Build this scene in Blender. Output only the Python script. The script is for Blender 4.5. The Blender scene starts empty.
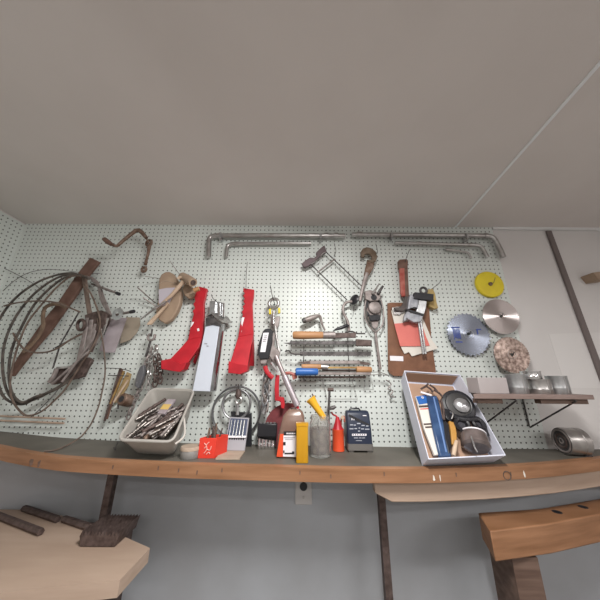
import bpy, bmesh, math, random
from mathutils import Vector, Matrix
R = random.Random(7)
SC = bpy.context.scene
COL = SC.collection
PI = math.pi

# ---------------------------------------------------------------- camera
F = 253.0; PITCH = math.radians(17.5); ROLL = math.radians(0.45)
D = 1.37; CZ = 1.20
ROT = Matrix.Rotation(PI/2 + PITCH, 4, 'X') @ Matrix.Rotation(ROLL, 4, 'Z')
CAM = Vector((0, -D, CZ))
cd = bpy.data.cameras.new('camera'); cam = bpy.data.objects.new('camera', cd); COL.objects.link(cam)
cam.matrix_world = Matrix.Translation(CAM) @ ROT
cd.sensor_width = 36; cd.lens = F/600*36; cd.clip_start = 0.01; cd.clip_end = 50
SC.camera = cam

def ray(px, py):
    return (ROT @ Vector(((px-300)/F, (300-py)/F, -1, 0))).xyz
def P(px, py, off=0.0):              # point standing `off` metres out from the back wall
    d = ray(px, py); return CAM + d*((D-off)/d.y)
def PZ(px, py, z):                   # point at height z
    d = ray(px, py); return CAM + d*((z-CZ)/d.z)
def W(pts, off=0.0):
    return [P(p[0], p[1], p[2] if len(p) > 2 else off) for p in pts]
def interp(tab, x):
    if x <= tab[0][0]: return tab[0][1]
    for (a, b), (c, d) in zip(tab, tab[1:]):
        if x <= c:
            t = (x-a)/(c-a); return b+(d-b)*t
    return tab[-1][1]
BACK = [(0,431),(30,434.5),(60,437.5),(110,440.5),(150,442),(210,443.6),(300,445.3),(400,447),(500,448.5),(560,449.2),(640,449.5),(900,450)]
ZT = []
for px in list(range(-80, 641, 20)):
    w = P(px, interp(BACK, px)); ZT.append((w.x, w.z))
def bench_z(x): return interp(ZT, x)
FRONT = [(0,444),(40,452),(67,455.5),(100,457.8),(150,460.5),(200,462.5),(300,465.3),(350,466.5),(420,466.8),(475,465.5),(520,463.3),(550,461.2),(600,456)]
def B(px, py):                       # point on the bench top
    z = bench_z(0)
    for _ in range(12):
        p = PZ(px, py, z); z = bench_z(p.x)
    return p
FT = []
for px, py in FRONT:
    p = B(px, py); FT.append((p.x, p.y))
def front_y(x): return interp(FT, x)

# ---------------------------------------------------------------- materials
AROT = 0.25
def mat(name, c, rough=.6, metal=0., c2=None, scale=20, stretch=(1,1,1), bump=0., spec=.5, trans=0., ior=1.45, alpha=1., contrast=.25, aniso=0.):
    m = bpy.data.materials.new(name); m.use_nodes = True
    n = m.node_tree.nodes; l = m.node_tree.links; b = n['Principled BSDF']
    b.inputs['Base Color'].default_value = (*c, 1); b.inputs['Roughness'].default_value = rough
    b.inputs['Metallic'].default_value = metal; b.inputs['Specular IOR Level'].default_value = spec
    b.inputs['Transmission Weight'].default_value = trans; b.inputs['IOR'].default_value = ior
    b.inputs['Alpha'].default_value = alpha
    if aniso:
        b.inputs['Anisotropic'].default_value = aniso; b.inputs['Anisotropic Rotation'].default_value = AROT
        t = n.new('ShaderNodeTangent'); t.direction_type = 'RADIAL'; t.axis = 'Y'; l.new(t.outputs[0], b.inputs['Tangent'])
    if c2 is not None or bump:
        tc = n.new('ShaderNodeTexCoord'); mp = n.new('ShaderNodeMapping'); mp.inputs['Scale'].default_value = stretch
        nz = n.new('ShaderNodeTexNoise'); nz.inputs['Scale'].default_value = scale; nz.inputs['Detail'].default_value = 6
        l.new(tc.outputs['Object'], mp.inputs[0]); l.new(mp.outputs[0], nz.inputs['Vector'])
        if c2 is not None:
            cr = n.new('ShaderNodeValToRGB'); cr.color_ramp.elements[0].position = .5-contrast/2; cr.color_ramp.elements[1].position = .5+contrast/2
            cr.color_ramp.elements[0].color = (*c, 1); cr.color_ramp.elements[1].color = (*c2, 1)
            l.new(nz.outputs['Fac'], cr.inputs[0]); l.new(cr.outputs[0], b.inputs['Base Color'])
        if bump:
            bp = n.new('ShaderNodeBump'); bp.inputs['Strength'].default_value = bump; bp.inputs['Distance'].default_value = .003
            l.new(nz.outputs['Fac'], bp.inputs['Height']); l.new(bp.outputs[0], b.inputs['Normal'])
    return m
def pegmat(name, ax):
    m = mat(name, (.62,.68,.60), .4)
    n = m.node_tree.nodes; l = m.node_tree.links; b = n['Principled BSDF']
    tc = n.new('ShaderNodeTexCoord'); sp = n.new('ShaderNodeSeparateXYZ'); l.new(tc.outputs['Object'], sp.inputs[0])
    def M(op, a, bb=None):
        q = n.new('ShaderNodeMath'); q.operation = op
        for i, v in enumerate((a, bb)):
            if v is None: continue
            if isinstance(v, (int, float)): q.inputs[i].default_value = v
            else: l.new(v, q.inputs[i])
        return q.outputs[0]
    def cell(s): 
        f = M('SUBTRACT', M('FRACT', M('MULTIPLY', s, 1/0.0254)), .5); return M('MULTIPLY', f, f)
    d2 = M('ADD', cell(sp.outputs[ax]), cell(sp.outputs[2]))
    hole = M('LESS_THAN', d2, .15**2)
    nz = n.new('ShaderNodeTexNoise'); nz.inputs['Scale'].default_value = 2.5; nz.inputs['Detail'].default_value = 5; l.new(tc.outputs['Object'], nz.inputs['Vector'])
    cr = n.new('ShaderNodeValToRGB'); l.new(nz.outputs['Fac'], cr.inputs[0])
    cr.color_ramp.elements[0].position = .35; cr.color_ramp.elements[0].color = (.655,.70,.67,1)
    cr.color_ramp.elements[1].position = .7; cr.color_ramp.elements[1].color = (.715,.755,.73,1)
    mx = n.new('ShaderNodeMix'); mx.data_type = 'RGBA'; l.new(hole, mx.inputs[0]); l.new(cr.outputs[0], mx.inputs[6])
    mx.inputs[7].default_value = (.05,.055,.05,1); l.new(mx.outputs[2], b.inputs['Base Color'])
    bp = n.new('ShaderNodeBump'); bp.inputs['Distance'].default_value = .002; bp.inputs['Strength'].default_value = .6; bp.invert = True
    l.new(hole, bp.inputs['Height']); l.new(bp.outputs[0], b.inputs['Normal'])
    return m
M = dict(
 peg=pegmat('pegboard_back', 0), peg_side=pegmat('pegboard_side', 1),
 ceil=mat('ceiling_paint', (.72,.67,.645), .75, c2=(.75,.70,.675), scale=3, bump=.15),
 wall=mat('wall_paint', (.70,.675,.665), .7, c2=(.66,.64,.63), scale=2.5, bump=.1),
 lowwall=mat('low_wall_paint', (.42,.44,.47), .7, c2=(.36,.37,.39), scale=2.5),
 white=mat('white_paint', (.75,.75,.75), .5), seam=mat('seam_strip', (.88,.90,.92), .5),
 floor=mat('concrete', (.28,.27,.26), .8, c2=(.34,.33,.31), scale=6, bump=.2),
 top=mat('bench_laminate', (.10,.092,.078), .55, c2=(.165,.15,.128), scale=5, contrast=.4, bump=.05, spec=.2),
 wood=mat('edge_wood', (.21,.098,.045), .5, c2=(.37,.19,.10), scale=6, stretch=(.7,2,9), contrast=.5, bump=.1),
 palewood=mat('pale_wood', (.40,.29,.22), .6, c2=(.50,.38,.30), scale=7, stretch=(.4,2,6), contrast=.5),
 darkwood=mat('dark_plank', (.10,.06,.045), .55, c2=(.17,.11,.085), scale=9, stretch=(.4,3,5)),
 shelfwood=mat('shelf_wood', (.20,.14,.12), .5, c2=(.27,.20,.18), scale=9, stretch=(.4,3,5)),
 handle=mat('handle_wood', (.50,.27,.13), .5, c2=(.36,.18,.08), scale=14, stretch=(.5,4,6), contrast=.5),
 brownold=mat('old_brown', (.10,.05,.035), .6, c2=(.19,.11,.085), scale=25, contrast=.4, bump=.3),
 rust=mat('rust', (.13,.07,.045), .6, .4, c2=(.26,.19,.15), scale=45, contrast=.35, bump=.3),
 rustdark=mat('rust_dark', (.055,.035,.03), .6, .3, c2=(.15,.11,.10), scale=50, contrast=.4, bump=.3),
 rustgrey=mat('rust_grey', (.20,.165,.155), .5, .4, c2=(.36,.32,.31), scale=40, contrast=.4, bump=.25),
 iron=mat('dark_iron', (.05,.045,.045), .5, .5, c2=(.12,.11,.11), scale=40),
 steel=mat('steel', (.55,.54,.53), .32, .9, c2=(.42,.40,.39), scale=30),
 bar=mat('bar_steel', (.50,.49,.48), .3, .85, c2=(.40,.38,.37), scale=25),
 chrome=mat('chrome', (.75,.75,.76), .15, 1.),
 galv=mat('galvanized', (.55,.56,.57), .3, .85, c2=(.45,.46,.47), scale=60),
 bladebright=mat('blade_bright', (.55,.50,.49), .24, 1., aniso=1.), bladeblue=mat('blade_blue', (.24,.265,.32), .27, 1., aniso=1.),
 bladeold=mat('blade_speckled', (.20,.14,.12), .28, 1., c2=(.62,.50,.44), scale=60, contrast=.3, aniso=.6),
 blueink=mat('blue_ink', (.04,.07,.30), .5),
 yellow=mat('yellow_plastic', (.78,.64,.03), .45, c2=(.70,.55,.03), scale=12),
 red=mat('red_paint', (.52,.018,.03), .42, c2=(.40,.012,.022), scale=14, bump=.12),
 redold=mat('worn_red', (.32,.06,.045), .5, c2=(.42,.14,.11), scale=30),
 darkred=mat('abrasive_red', (.20,.045,.05), .8, c2=(.16,.035,.04), scale=60, bump=.2),
 redtin=mat('red_tin', (.70,.05,.03), .35), orange=mat('orange_red', (.72,.085,.03), .4),
 tan=mat('tan_leather', (.42,.31,.22), .65, c2=(.30,.21,.15), scale=14, contrast=.5, bump=.25),
 cream=mat('cream_wood', (.60,.46,.34), .55, c2=(.48,.35,.25), scale=20),
 card=mat('cardboard', (.45,.36,.28), .8, c2=(.40,.31,.24), scale=20), cardpink=mat('inner_card', (.42,.27,.19), .8),
 paper=mat('paper', (.72,.68,.62), .8), label=mat('label_white', (.82,.80,.84), .6), lilac=mat('lilac_sheet', (.45,.40,.43), .5, .2, c2=(.36,.31,.33), scale=14),
 pink=mat('pink_paper', (.70,.20,.17), .75, c2=(.64,.17,.15), scale=8),
 board=mat('hardboard', (.17,.075,.04), .5, c2=(.22,.10,.055), scale=20),
 boxwhite=mat('white_cardboard', (.66,.68,.78), .6), tub=mat('grey_plastic', (.42,.40,.37), .5, c2=(.36,.34,.31), scale=8),
 greybox=mat('grey_carton', (.44,.40,.40), .5, c2=(.40,.36,.36), scale=6),
 black=mat('black_plastic', (.02,.02,.024), .35), blackrub=mat('black_cable', (.045,.038,.034), .45, c2=(.12,.10,.085), scale=30),
 brownrub=mat('brown_cable', (.10,.07,.055), .5, c2=(.17,.125,.10), scale=30),
 greyband=mat('grey_band', (.16,.16,.17), .4, .6, c2=(.26,.26,.27), scale=20),
 navy=mat('navy_plastic', (.016,.024,.05), .4), grey=mat('grey_base', (.15,.14,.13), .5), casegrey=mat('case_grey', (.34,.33,.36), .5), caseblue=mat('case_blue', (.06,.075,.13), .5),
 blue=mat('blue_plastic', (.03,.13,.42), .4), bluepack=mat('blue_pack', (.022,.05,.13), .3, c2=(.05,.10,.21), scale=15),
 amber=mat('amber_plastic', (.75,.40,.02), .3, trans=.35, spec=.5), brass=mat('brass', (.45,.30,.12), .4, .6, c2=(.30,.18,.07), scale=30),
 glass=mat('glass', (.92,.93,.93), .04, trans=1., ior=1.3), haze=mat('cloudy_plastic', (.62,.52,.46), .3, trans=.55, ior=1.2),
)

# ---------------------------------------------------------------- mesh helpers
ORG = {}
def N(): return bmesh.new()
def prism(bm, pts, vec):
    a = [bm.verts.new(p) for p in pts]; b = [bm.verts.new(Vector(p)+Vector(vec)) for p in pts]
    bm.faces.new(a); bm.faces.new(b[::-1])
    for i in range(len(a)):
        j = (i+1) % len(a); bm.faces.new((a[j], a[i], b[i], b[j]))
def plate(bm, pts, off, th):         # outline in the plane `off` from the wall, thickness th back towards the wall
    prism(bm, W(pts, off), (0, th, 0))
def sm(pts, n=6, closed=False):
    pts = [Vector(p) for p in pts]; out = []; L = len(pts)
    rng = range(L) if closed else range(L-1)
    for i in rng:
        g = (lambda k: pts[k % L]) if closed else (lambda k: pts[max(0, min(L-1, k))])
        p0, p1, p2, p3 = g(i-1), g(i), g(i+1), g(i+2)
        for k in range(n):
            t = k/n
            out.append(.5*((2*p1)+(p2-p0)*t+(2*p0-5*p1+4*p2-p3)*t*t+(3*p1-p0-3*p2+p3)*t**3))
    if not closed: out.append(pts[-1])
    return out
def tube(bm, path, r, closed=False, seg=8, flat=None):
    path = [Vector(p) for p in path]; L = len(path); rings = []; up = None
    for i, p in enumerate(path):
        a = path[(i-1) % L] if (closed or i) else p; b = path[(i+1) % L] if (closed or i < L-1) else p
        t = (b-a); t = t.normalized() if t.length > 1e-9 else Vector((1,0,0))
        if up is None:
            up = Vector((0,1,0)) if abs(t.y) < .9 else Vector((0,0,1))
        n = up - t*up.dot(t)
        if n.length < 1e-6: n = t.orthogonal()
        n.normalize(); up = n; bnm = t.cross(n)
        rr = r[i] if isinstance(r, (list, tuple)) else r
        fx, fy = flat if flat else (1, 1)
        rings.append([bm.verts.new(p+(n*math.cos(2*PI*k/seg)*fx+bnm*math.sin(2*PI*k/seg)*fy)*rr) for k in range(seg)])
    for i in range(L if closed else L-1):
        A, C = rings[i], rings[(i+1) % L]
        for k in range(seg):
            bm.faces.new((A[k], A[(k+1) % seg], C[(k+1) % seg], C[k]))
    if not closed:
        bm.faces.new(rings[0][::-1]); bm.faces.new(rings[-1])
def lathe(bm, p0, axis, prof, seg=20, close=True):   # prof [(radius, height)], solid
    p0 = Vector(p0); ax = Vector(axis).normalized(); n = ax.orthogonal().normalized(); b = ax.cross(n); rings = []
    for r, h in prof:
        rings.append([bm.verts.new(p0+ax*h+(n*math.cos(2*PI*k/seg)+b*math.sin(2*PI*k/seg))*max(r, 1e-4)) for k in range(seg)])
    for A, C in zip(rings, rings[1:]):
        for k in range(seg):
            bm.faces.new((A[k], A[(k+1) % seg], C[(k+1) % seg], C[k]))
    bm.faces.new(rings[0][::-1]); bm.faces.new(rings[-1])
def box(bm, c, s, rot=None):
    c = Vector(c); m = rot or Matrix.Identity(3); v = []
    for i in range(8):
        q = Vector(((i & 1)-.5, ((i >> 1) & 1)-.5, ((i >> 2) & 1)-.5)); q = Vector((q.x*s[0], q.y*s[1], q.z*s[2]))
        v.append(bm.verts.new(c+m @ q))
    for f in ((0,2,3,1),(4,5,7,6),(0,1,5,4),(2,6,7,3),(0,4,6,2),(1,3,7,5)): bm.faces.new([v[i] for i in f])
def ring(bm, c, r, tr, axis=(0,1,0), seg=36, ts=8, flat=None, a0=0, a1=2*PI):
    ax = Vector(axis).normalized(); n = ax.orthogonal().normalized(); b = ax.cross(n)
    full = abs(a1-a0-2*PI) < 1e-6; k = seg if full else seg+1
    pts = [Vector(c)+(n*math.cos(a0+(a1-a0)*i/seg)+b*math.sin(a0+(a1-a0)*i/seg))*r for i in range(k)]
    tube(bm, pts, tr, closed=full, seg=ts, flat=flat)
def thing(name, label, cat, loc, group=None):
    o = bpy.data.objects.new(name, None); COL.objects.link(o); o.empty_display_size = .03
    o.location = loc; ORG[o.name] = Vector(loc); o['label'] = label; o['category'] = cat
    if group: o['group'] = group
    return o
def obj(name, bm, m, parent=None, bevel=0., smooth=True, label=None, cat=None, group=None, kind=None):
    bmesh.ops.recalc_face_normals(bm, faces=bm.faces)
    lo = Vector([min(v.co[i] for v in bm.verts) for i in range(3)]); hi = Vector([max(v.co[i] for v in bm.verts) for i in range(3)])
    c = (lo+hi)/2
    if parent is None and kind is None: c.z = lo.z
    bmesh.ops.translate(bm, verts=bm.verts, vec=-c)
    me = bpy.data.meshes.new(name); bm.to_mesh(me); bm.free()
    me.materials.append(M[m] if isinstance(m, str) else m)
    o = bpy.data.objects.new(name, me); COL.objects.link(o)
    if smooth:
        me.shade_smooth()
        me.set_sharp_from_angle(angle=math.radians(38))
    if parent: o.parent = parent; o.location = c-ORG[parent.name]
    else: o.location = c
    ORG[o.name] = c
    if bevel:
        b = o.modifiers.new('bevel', 'BEVEL'); b.width = bevel; b.segments = 2; b.limit_method = 'ANGLE'; b.harden_normals = False
    if label: o['label'] = label
    if cat: o['category'] = cat
    if group: o['group'] = group
    if kind: o['kind'] = kind
    return o
def one(name, bm, m, label, cat, group=None, bevel=0., **k): return obj(name, bm, m, None, bevel, True, label, cat, group, **k)
def struct(name, bm, m): return obj(name, bm, m, kind='structure', smooth=False)
def copy_tree(o, parent=None):
    c = o.copy(); COL.objects.link(c); ORG[c.name] = ORG.get(o.name, Vector())
    if parent: c.parent = parent
    for ch in [x for x in bpy.data.objects if x.parent == o]: copy_tree(ch, c)
    return c
def vr(px, py, r, off):              # vertical pixel radius -> metres
    return (P(px, py-r, off)-P(px, py+r, off)).length/2
def wire_hook(px, py, off, label, dx=-1.2, up=9, m='iron', r=.0016):
    bm = N(); a = P(px, py, 0); o1 = P(px, py, 0); o1.y = -off
    tip = o1+Vector((dx*.006, -.004, up*.0052))
    tube(bm, sm([a+Vector((0,.004,0)), a+Vector((0,-off*.5,0)), o1+Vector((0,0,.002)), tip], 5), r, seg=6)
    return one('peg_hook', bm, m, label, 'hook', 'wire peg hooks on the pegboard')
K = .0056
# ---------------------------------------------------------------- the room
XL = P(25, 226).x; ZC = P(300, 225.8).z; XR = 2.7; YB = -4.2; PEGR = P(492, 228).x
def slab(name, lo, hi, m):
    bm = N(); c = [(a+b)/2 for a, b in zip(lo, hi)]; box(bm, c, [b-a for a, b in zip(lo, hi)]); return struct(name, bm, m)
slab('floor', (XL-.1, YB-.1, -.1), (XR+.1, .12, 0), 'floor')
slab('ceiling', (XL-.1, YB-.1, ZC), (XR+.1, .12, ZC+.1), 'ceil')
slab('wall_back', (XL-.1, .008, 0), (XR+.1, .12, ZC), 'wall')
slab('wall_left', (XL-.1, YB, 0), (XL-.005, .008, ZC), 'wall')
slab('wall_right', (XR, YB, 0), (XR+.1, .008, ZC), 'wall')
slab('wall_front', (XL-.1, YB-.1, 0), (XR+.1, YB, ZC), 'wall')
ZB = bench_z(0)
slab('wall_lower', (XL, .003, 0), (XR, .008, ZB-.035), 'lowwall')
bm = N(); box(bm, ((XL+PEGR)/2, .003, (ZC+ZB-.02)/2), (PEGR-XL, .006, ZC-ZB+.02))
one('pegboard', bm, 'peg', 'pale mint perforated pegboard covering the wall behind the workbench', 'pegboard')
bm = N(); box(bm, (XL-.0025, -1.25, (ZC+ZB)/2), (.005, 2.5, ZC-ZB-.02))
one('pegboard', bm, 'peg_side', 'perforated pegboard strip on the side wall at the left corner', 'pegboard')
slab('trim_1', (PEGR+.002, -.006, ZC-.016), (XR, .006, ZC), 'white')
# ceiling seam strip
a = P(455, 226); xs = PZ(588, 76, ZC)
d = (xs-a); d.z = 0
bm = N(); s = Vector((.006, 0, 0)); e = a+d*2.2
prism(bm, [Vector((a.x-.006, -.0, ZC-.004)), Vector((a.x+.006, -.0, ZC-.004)), Vector((e.x+.006, e.y, ZC-.004)), Vector((e.x-.006, e.y, ZC-.004))], (0, 0, .004))
struct('trim_2', bm, 'seam')
# faint square patch on the right wall
bm = N(); plate(bm, [(549,334),(640,331),(668,388),(566,388)], -.0065, .003)
one('wall_panel', bm, mat('patch_paint', (.73,.71,.70), .7), 'faint pale square cover panel flush on the wall right of the shelf', 'panel')

# ---------------------------------------------------------------- workbench
bench = thing('workbench', 'long wall workbench with dark laminate top and orange brown wooden front edge', 'workbench', (0, -.2, ZB-.05))
xsv = [XL+.002+(XR-XL-.004)*i/70 for i in range(71)]
TH = .046
bm = N(); rows = []
for x in xsv:
    z = bench_z(x); yf = front_y(x)
    rows.append([bm.verts.new(v) for v in ((x, -.001, z), (x, yf, z), (x, yf, z-.03), (x, -.001, z-.03))])
for A, C in zip(rows, rows[1:]):
    for k in range(4): bm.faces.new((A[k], A[(k+1) % 4], C[(k+1) % 4], C[k]))
bm.faces.new(rows[0]); bm.faces.new(rows[-1][::-1])
obj('worktop', bm, 'top', bench)
bm = N(); rows = []
for x in xsv:
    z = bench_z(x)+.001; yf = front_y(x)
    rows.append([bm.verts.new(v) for v in ((x, yf, z), (x, yf-.022, z-.002), (x, yf-.022, z-TH), (x, yf, z-TH))])
for A, C in zip(rows, rows[1:]):
    for k in range(4): bm.faces.new((A[k], A[(k+1) % 4], C[(k+1) % 4], C[k]))
bm.faces.new(rows[0]); bm.faces.new(rows[-1][::-1])
obj('front_edge', bm, 'wood', bench, label='orange brown wooden front edge')
# nails along the edge
for px in (118,162,182,200,224,300,330,382,452,505):
    p = B(px, interp(FRONT, px)+.2); bm = N()
    box(bm, (p.x, front_y(p.x)-.0225, bench_z(p.x)-TH*R.choice((.35,.45,.55))), (.0035, .002, .012)); obj('nail', bm, 'darkwood', bench)
# painted scuffs on the edge
for px, w in ((430,.006),(436,.003),(518,.004),(40,.02),(47,.012)):
    p = B(px, interp(FRONT, px)+.2); bm = N()
    pts = [Vector((p.x+math.cos(t)*w*R.uniform(.4,1), front_y(p.x)-.0225, bench_z(p.x)-.03+math.sin(t)*.014*R.uniform(.5,1))) for t in [2*PI*i/9 for i in range(9)]]
    prism(bm, pts, (0, .001, 0)); obj('scuff', bm, 'paper' if px > 60 else 'darkwood', bench)
# wire ring stuck on the edge
p = B(502, 465); bm = N(); ring(bm, (p.x, front_y(p.x)-.025, bench_z(p.x)-.03), .014, .0012, (0,1,0), 20, 6); obj('cup_hook', bm, 'iron', bench)
# iron legs
for px0, py0, px1, py1, off in ((116,474,104,530,.12),(379,484,384,545,.12)):
    a = P(px0, py0-14, off); b = P(px1, py1, off); x = a.x; zb = .0
    bm = N(); box(bm, (x, -off, (bench_z(x)-.031+zb)/2), (.027, .03, bench_z(x)-.031-zb))
    obj('leg', bm, 'rustdark', bench)
a = P(372, 483, .12); bm = N()
prism(bm, [Vector((P(379,484,.12).x-.05, -.14, ZB-.031)), Vector((P(379,484,.12).x+.018, -.14, ZB-.031)), Vector((P(379,484,.12).x+.018, -.14, ZB-.14))], (0, .04, 0)); obj('gusset', bm, 'rustdark', bench)
# pale apron rail under the right half
x0 = P(373, 490, .26).x; bm = N(); rows = []
for i in range(41):
    x = x0+(XR-.01-x0)*i/40; yf = front_y(x)+.012; z = bench_z(x)-.047; hh_ = .068 if i else .04
    rows.append([bm.verts.new(v) for v in ((x, yf, z), (x, min(yf+.03,-.01), z), (x, min(yf+.03,-.01), z-hh_), (x, yf, z-hh_))])
for A, C in zip(rows, rows[1:]):
    for k in range(4): bm.faces.new((A[k], A[(k+1) % 4], C[(k+1) % 4], C[k]))
bm.faces.new(rows[0]); bm.faces.new(rows[-1][::-1])
one('apron_rail', bm, 'palewood', 'pale pinkish wooden rail under the right half of the workbench', 'board', bevel=.003)

# outlet
bm = N(); c = P(303.5, 489.5, .003); w = .038; h = .058
ot = thing('wall_outlet', 'white wall outlet plate with dark socket below the workbench', 'outlet', c)
box(bm, c+Vector((0, .002, 0)), (w*2, .008, h*2)); obj('cover_plate', bm, mat('outlet_white', (.55,.53,.52), .5), ot, bevel=.002)
bm = N(); lathe(bm, c+Vector((0, -.0015, .012)), (0,-1,0), [(.018,0),(.016,.004)], 16); obj('socket', bm, 'black', ot)
bm = N(); lathe(bm, c+Vector((0, -.0015, -.03)), (0,-1,0), [(.006,0),(.005,.003)], 10); obj('screw', bm, 'steel', ot)

# lower left shelf with bars, notched block
ll = thing('low_shelf', 'low dusty plank shelf below the workbench at the left', 'shelf', P(40, 530, .15))
zl = P(45, 511, .02).z
bm = N(); tp = [Vector((XL+.005,-.01,zl)), PZ(30,508.5,zl), PZ(62,515.5,zl), PZ(97,524.5,zl), PZ(150,548,zl), PZ(120,580,zl), Vector((XL+.005,-.62,zl))]
for q_ in tp: q_.y = min(q_.y, -.008)
prism(bm, tp, (0,0,-.04)); obj('plank', bm, 'palewood', ll)
for x in (XL+.1, P(90,520,.1).x-.06):
    bm = N(); box(bm, (x, -.19, (zl-.04)/2), (.05, .34, zl-.04)); obj('support', bm, 'darkwood', ll)
BL = {}
for i, (x0_, x1_, y_, lab) in enumerate(((18,58,.09,'short rusty bar behind the others on the low shelf'),(-20,60,.20,'long rusty bar at the front of the low shelf'),(50,98,.24,'rusty bar lying near the notched block on the low shelf'))):
    a, b = [(PZ(23,511.5,zl), PZ(57,523,zl)), (PZ(-8,517,zl), PZ(40,536,zl)), (PZ(63,522.5,zl), PZ(92,532,zl))][i]; a.z = b.z = zl+.012
    bm = N(); tube(bm, [a, b], .012, seg=6); one('steel_bar', bm, 'rustdark', lab, 'bar', 'rusty bars on the low shelf')
c = P(112, 519, .2); x = c.x
nb = thing('notched_block', 'dark notched iron block under the left bench leg', 'iron block', (x+.06, -.16, zl-.06))
bm = N(); pts = []
for k in range(24):
    t = k/23; pts.append(Vector((x-.06+.14*t, -.27, zl+.035+(.012 if k % 2 else -.004))))
prism(bm, pts+[Vector((x+.07,-.27,zl+.003)), Vector((x-.05,-.27,zl+.003))], (0, .12, 0)); obj('toothed_bar', bm, 'rustdark', nb)
bm = N(); box(bm, (x+.01, -.20, (zl+.006)/2), (.10, .10, zl+.006)); obj('pedestal', bm, 'rustdark', nb)

# lower right beam
bs = thing('low_beam', 'heavy wooden beam with round holes on top, low at the right', 'beam', P(560, 540, .2))
zb = P(600, 498.5, .04).z
xl_ = PZ(478, 511, zb).x
bm = N(); prism(bm, [PZ(478,512.5,zb), PZ(540,508.5,zb), PZ(600,498.5,zb), PZ(640,491,zb), PZ(640,507,zb), PZ(600,514,zb), PZ(545,524.5,zb), PZ(490,531,zb)], (0,0,-.085)); obj('timber', bm, 'wood', bs, bevel=.004)
for px, py in ((557,512),(583,507)):
    c = PZ(px, py, zb); bm = N(); lathe(bm, (c.x, c.y, zb-.004), (0,0,1), [(.016,0),(.016,.005)], 14); obj('bolt_hole', bm, 'black', bs)
for px in (505, 625):
    q_ = PZ(px, 517 if px < 600 else 500, zb); x = q_.x; bm = N(); box(bm, (x, q_.y, (zb-.09)/2), (.09, .12, zb-.09)); obj('post', bm, 'darkwood', bs)

# ---------------------------------------------------------------- right wall strip and block
bm = N(); plate(bm, [(547,230.5),(551.5,230.5),(651.5,498),(645,498)], .006, .012)
one('batten', bm, mat('batten_paint', (.17,.14,.135), .5), 'dark brown narrow batten running down the bare wall', 'batten')
bm = N(); plate(bm, [(593,272.5),(606,271),(612,278),(599,279.5)], .06, .068)
one('wooden_block', bm, 'tan', 'small wooden block on the wall at the right edge of the photo', 'block')

# ---------------------------------------------------------------- bracket shelf
YS = -.27
zs = P(540, 394.5, .27).z
xa = P(474, 398, .27).x; xb = P(593, 394, .27).x; xk = xa+.06
ws = thing('wall_shelf', 'thin dark wooden wall shelf on wire brackets holding the metal cans', 'shelf', ((xa+xb)/2, -.1, zs-.02))
bm = N(); prism(bm, [Vector((xa,-.27,zs)), Vector((xb,-.27,zs)), Vector((xb,-.002,zs)), Vector((xk+.06,-.002,zs)), Vector((xk,-.20,zs))], (0,0,-.018)); obj('board', bm, 'shelfwood', ws, bevel=.001)
for a_, b_ in ((477,502),(540,587)):
    bm = N(); box(bm, ((P(a_,398,.25).x+P(b_,398,.25).x)/2, -.235, zs-.028), (P(b_,398,.25).x-P(a_,398,.25).x, .03, .018)); obj('batten', bm, 'darkwood', ws)
for px in (522, 474):
    x = P(px, 400, 0).x; bm = N(); z0 = zs-.020; z1 = P(px+8, 427, 0).z
    tube(bm, [(x, -.006, z0), (x, -.262, z0), (x, -.267, z0-.004), (x, -.010, z1), (x, -.006, z1+.004), (x, -.006, z0)], .0035, seg=6)
    obj('bracket', bm, 'iron', ws)
bm = N(); xa2 = P(479, 385, .24).x; xb2 = P(508, 385, .24).x; zt = P(480, 377.5, .24).z
box(bm, ((xa2+xb2)/2, -.20, (zs+zt)/2), (xb2-xa2, .08, zt-zs)); one('carton', bm, 'greybox', 'flat grey carton on the wall shelf left of the cans', 'box', bevel=.002)
def can(px, r, h, z, lab, m='galv', y=-.20):
    x = P(px, 393, -y).x; t = thing('metal_can', lab, 'can', (x, y, z), 'metal cans on the wall shelf')
    bm = N(); lathe(bm, (x, y, z), (0,0,1), [(r*.97,0),(r,.002),(r,h*.3),(r*1.01,h*.32),(r,h*.34),(r,h-.004),(r*1.03,h-.002),(r*1.03,h),(r*.95,h),(r*.95,h-.004)], 32); bd = obj('body', bm, m, t)
    bm = N(); lathe(bm, (x, y, z+h-.0045), (0,0,1), [(r*.93,0),(r*.93,.002)], 32); obj('lid', bm, 'steel', t)
    bm = N(); box(bm, (x+r*.0, y-r*1.005, z+h/2), (.002, .003, h*.92)); obj('side_seam', bm, 'steel', bd)
can(518, .040, .080, zs, 'leftmost metal can on the wall shelf, next to the grey carton')
can(541, .043, .060, zs, 'squat brownish metal can in the middle of the wall shelf', 'steel')
can(535.5, .036, .034, zs+.060, 'small shiny can stacked on top of the squat can', 'chrome')
can(560, .037, .075, zs, 'rightmost metal can on the wall shelf with bright stripes')
# ---------------------------------------------------------------- saw blades and yellow disc
def bladeshape(bm, c, r, th, teeth, depth, bore, hook=.5):
    pts = []
    for k in range(teeth):
        a = 2*PI*k/teeth; s = 2*PI/teeth
        for f, rr in ((0, r), (.12, r), (.35, r-depth), (.85, r-depth*.55)):
            pts.append((a+s*f, rr))
    outer = [[bm.verts.new(c+Vector((math.cos(a)*rr, y, math.sin(a)*rr))) for a, rr in pts] for y in (-th/2, th/2)]
    inner = [[bm.verts.new(c+Vector((math.cos(a)*bore, y, math.sin(a)*bore))) for a, rr in pts] for y in (-th/2, th/2)]
    n = len(pts)
    for i in range(n):
        j = (i+1) % n
        bm.faces.new((outer[0][i], outer[0][j], inner[0][j], inner[0][i])); bm.faces.new((outer[1][j], outer[1][i], inner[1][i], inner[1][j]))
        bm.faces.new((outer[0][j], outer[0][i], outer[1][i], outer[1][j])); bm.faces.new((inner[0][i], inner[0][j], inner[1][j], inner[1][i]))
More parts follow.
